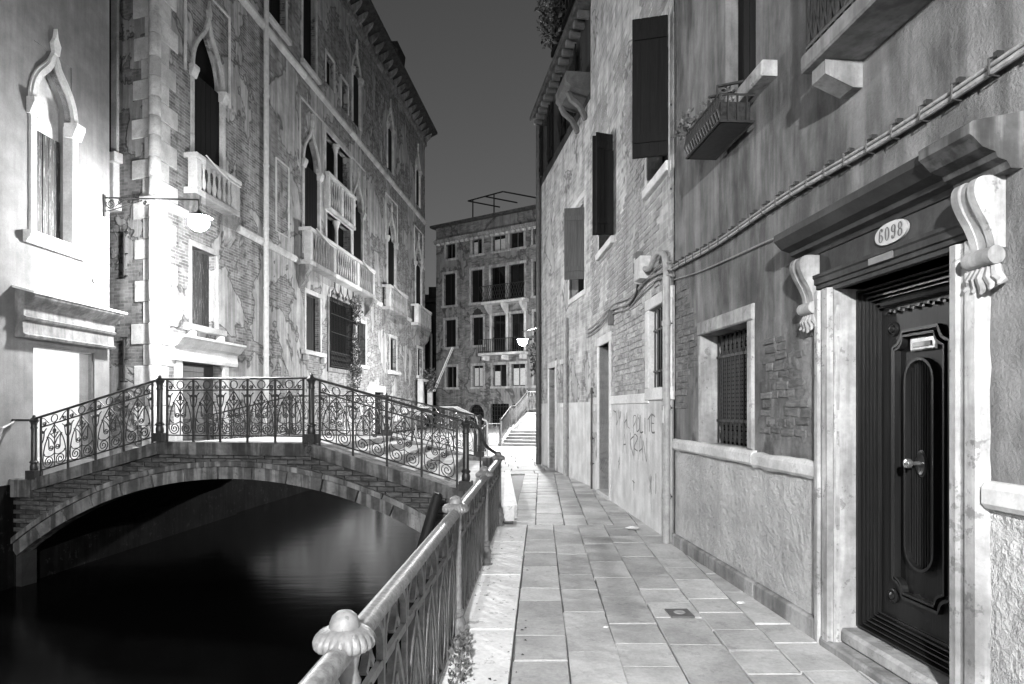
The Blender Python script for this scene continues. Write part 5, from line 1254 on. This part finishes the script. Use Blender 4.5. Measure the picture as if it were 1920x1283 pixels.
# ================================================================== small things on the pavement
dc = thing('drain_cover', 'small square metal cover set in the paving near the wall', 'cover', (1.30,5.30,.0), (.042,-.999))
B(-.10,.10,-.09,.09,-.03,.012,c=.0).build('plate', 'box_dark', dc); m = MB(); m.lathe([(.045,0),(.045,.004),(.035,.004),(.03,.001)],0,0,.012,14); m.build('ring', 'pipe', dc)
def crumple(loc, r, label, sq=.35, seed=1):
    rg = random.Random(seed); m = MB(); n = 9; prof = []
    vs = []; 
    for i in range(5):
        for k in range(n):
            a = 2*PI*k/n; q = math.sin(PI*(i+.4)/5)*rg.uniform(.6,1.25); vs.append((loc[0]+r*q*math.cos(a), loc[1]+r*.8*q*math.sin(a), loc[2]+r*sq*(1-math.cos(PI*(i+.4)/5))*.5*rg.uniform(.8,1.3)))
    fs = [(i*n+k,i*n+(k+1)%n,(i+1)*n+(k+1)%n,(i+1)*n+k) for i in range(4) for k in range(n)]+[tuple(4*n+k for k in range(n))]
    m.add(vs, fs); tag(m.build('crumpled_paper', 'litter'), label, 'litter', 'scraps of litter on the paving')
crumple((1.58,8.95,.008), .085, 'white crumpled paper lying beside the wall near the downpipe', .4, 2)
crumple((1.86,5.55,.008), .035, 'small white scrap on the paving near the wall skirting', .4, 3)
crumple((.68,4.95,.008), .022, 'tiny white scrap in the joint in the middle of the paving', .3, 4)
rr = random.Random(31); wdz = thing('weed', 'leafy weed growing at the foot of the near quay railing post', 'plant', (edge_x(4.0)+.10,4.0,0), (1,0))
leaves(240, (0,.05,.10), (.07,.42,.13), .035, rr, .8).build('foliage', 'leaf', wdz); MB().tube([(0,0,0),(.01,.03,.18)], .004, 4).build('stem', 'leaf_dark', wdz)
rr = random.Random(33); wdz = thing('weed', 'small tuft growing from the bridge coping at the top of the right flight', 'plant', (-2.98,10.02,1.02), (1,0))
leaves(90, (0,-.06,.0), (.07,.04,.09), .03, rr, .2).build('foliage', 'leaf_dark', wdz)
# dry leaves scattered on the white edging
rr = random.Random(35); m = MB()
for i in range(70):
    Y = rr.uniform(3.2,9.0); X = edge_x(Y)+.02+rr.random()**1.8*.45; a = rr.uniform(0,6.28); s = rr.uniform(.008,.02)
    m.add([(X-s*math.cos(a),Y-s*math.sin(a),.018),(X+s*.5*math.sin(a),Y-s*.5*math.cos(a),.024),(X+s*math.cos(a),Y+s*math.sin(a),.019),(X-s*.5*math.sin(a),Y+s*.5*math.cos(a),.020)], [(0,1,2,3)])
o = m.build('dead_leaves', 'leaf_dark'); o['kind'] = 'stuff'; o['label'] = 'dead leaf scraps scattered over the white quay edging'; o['category'] = 'leaves'
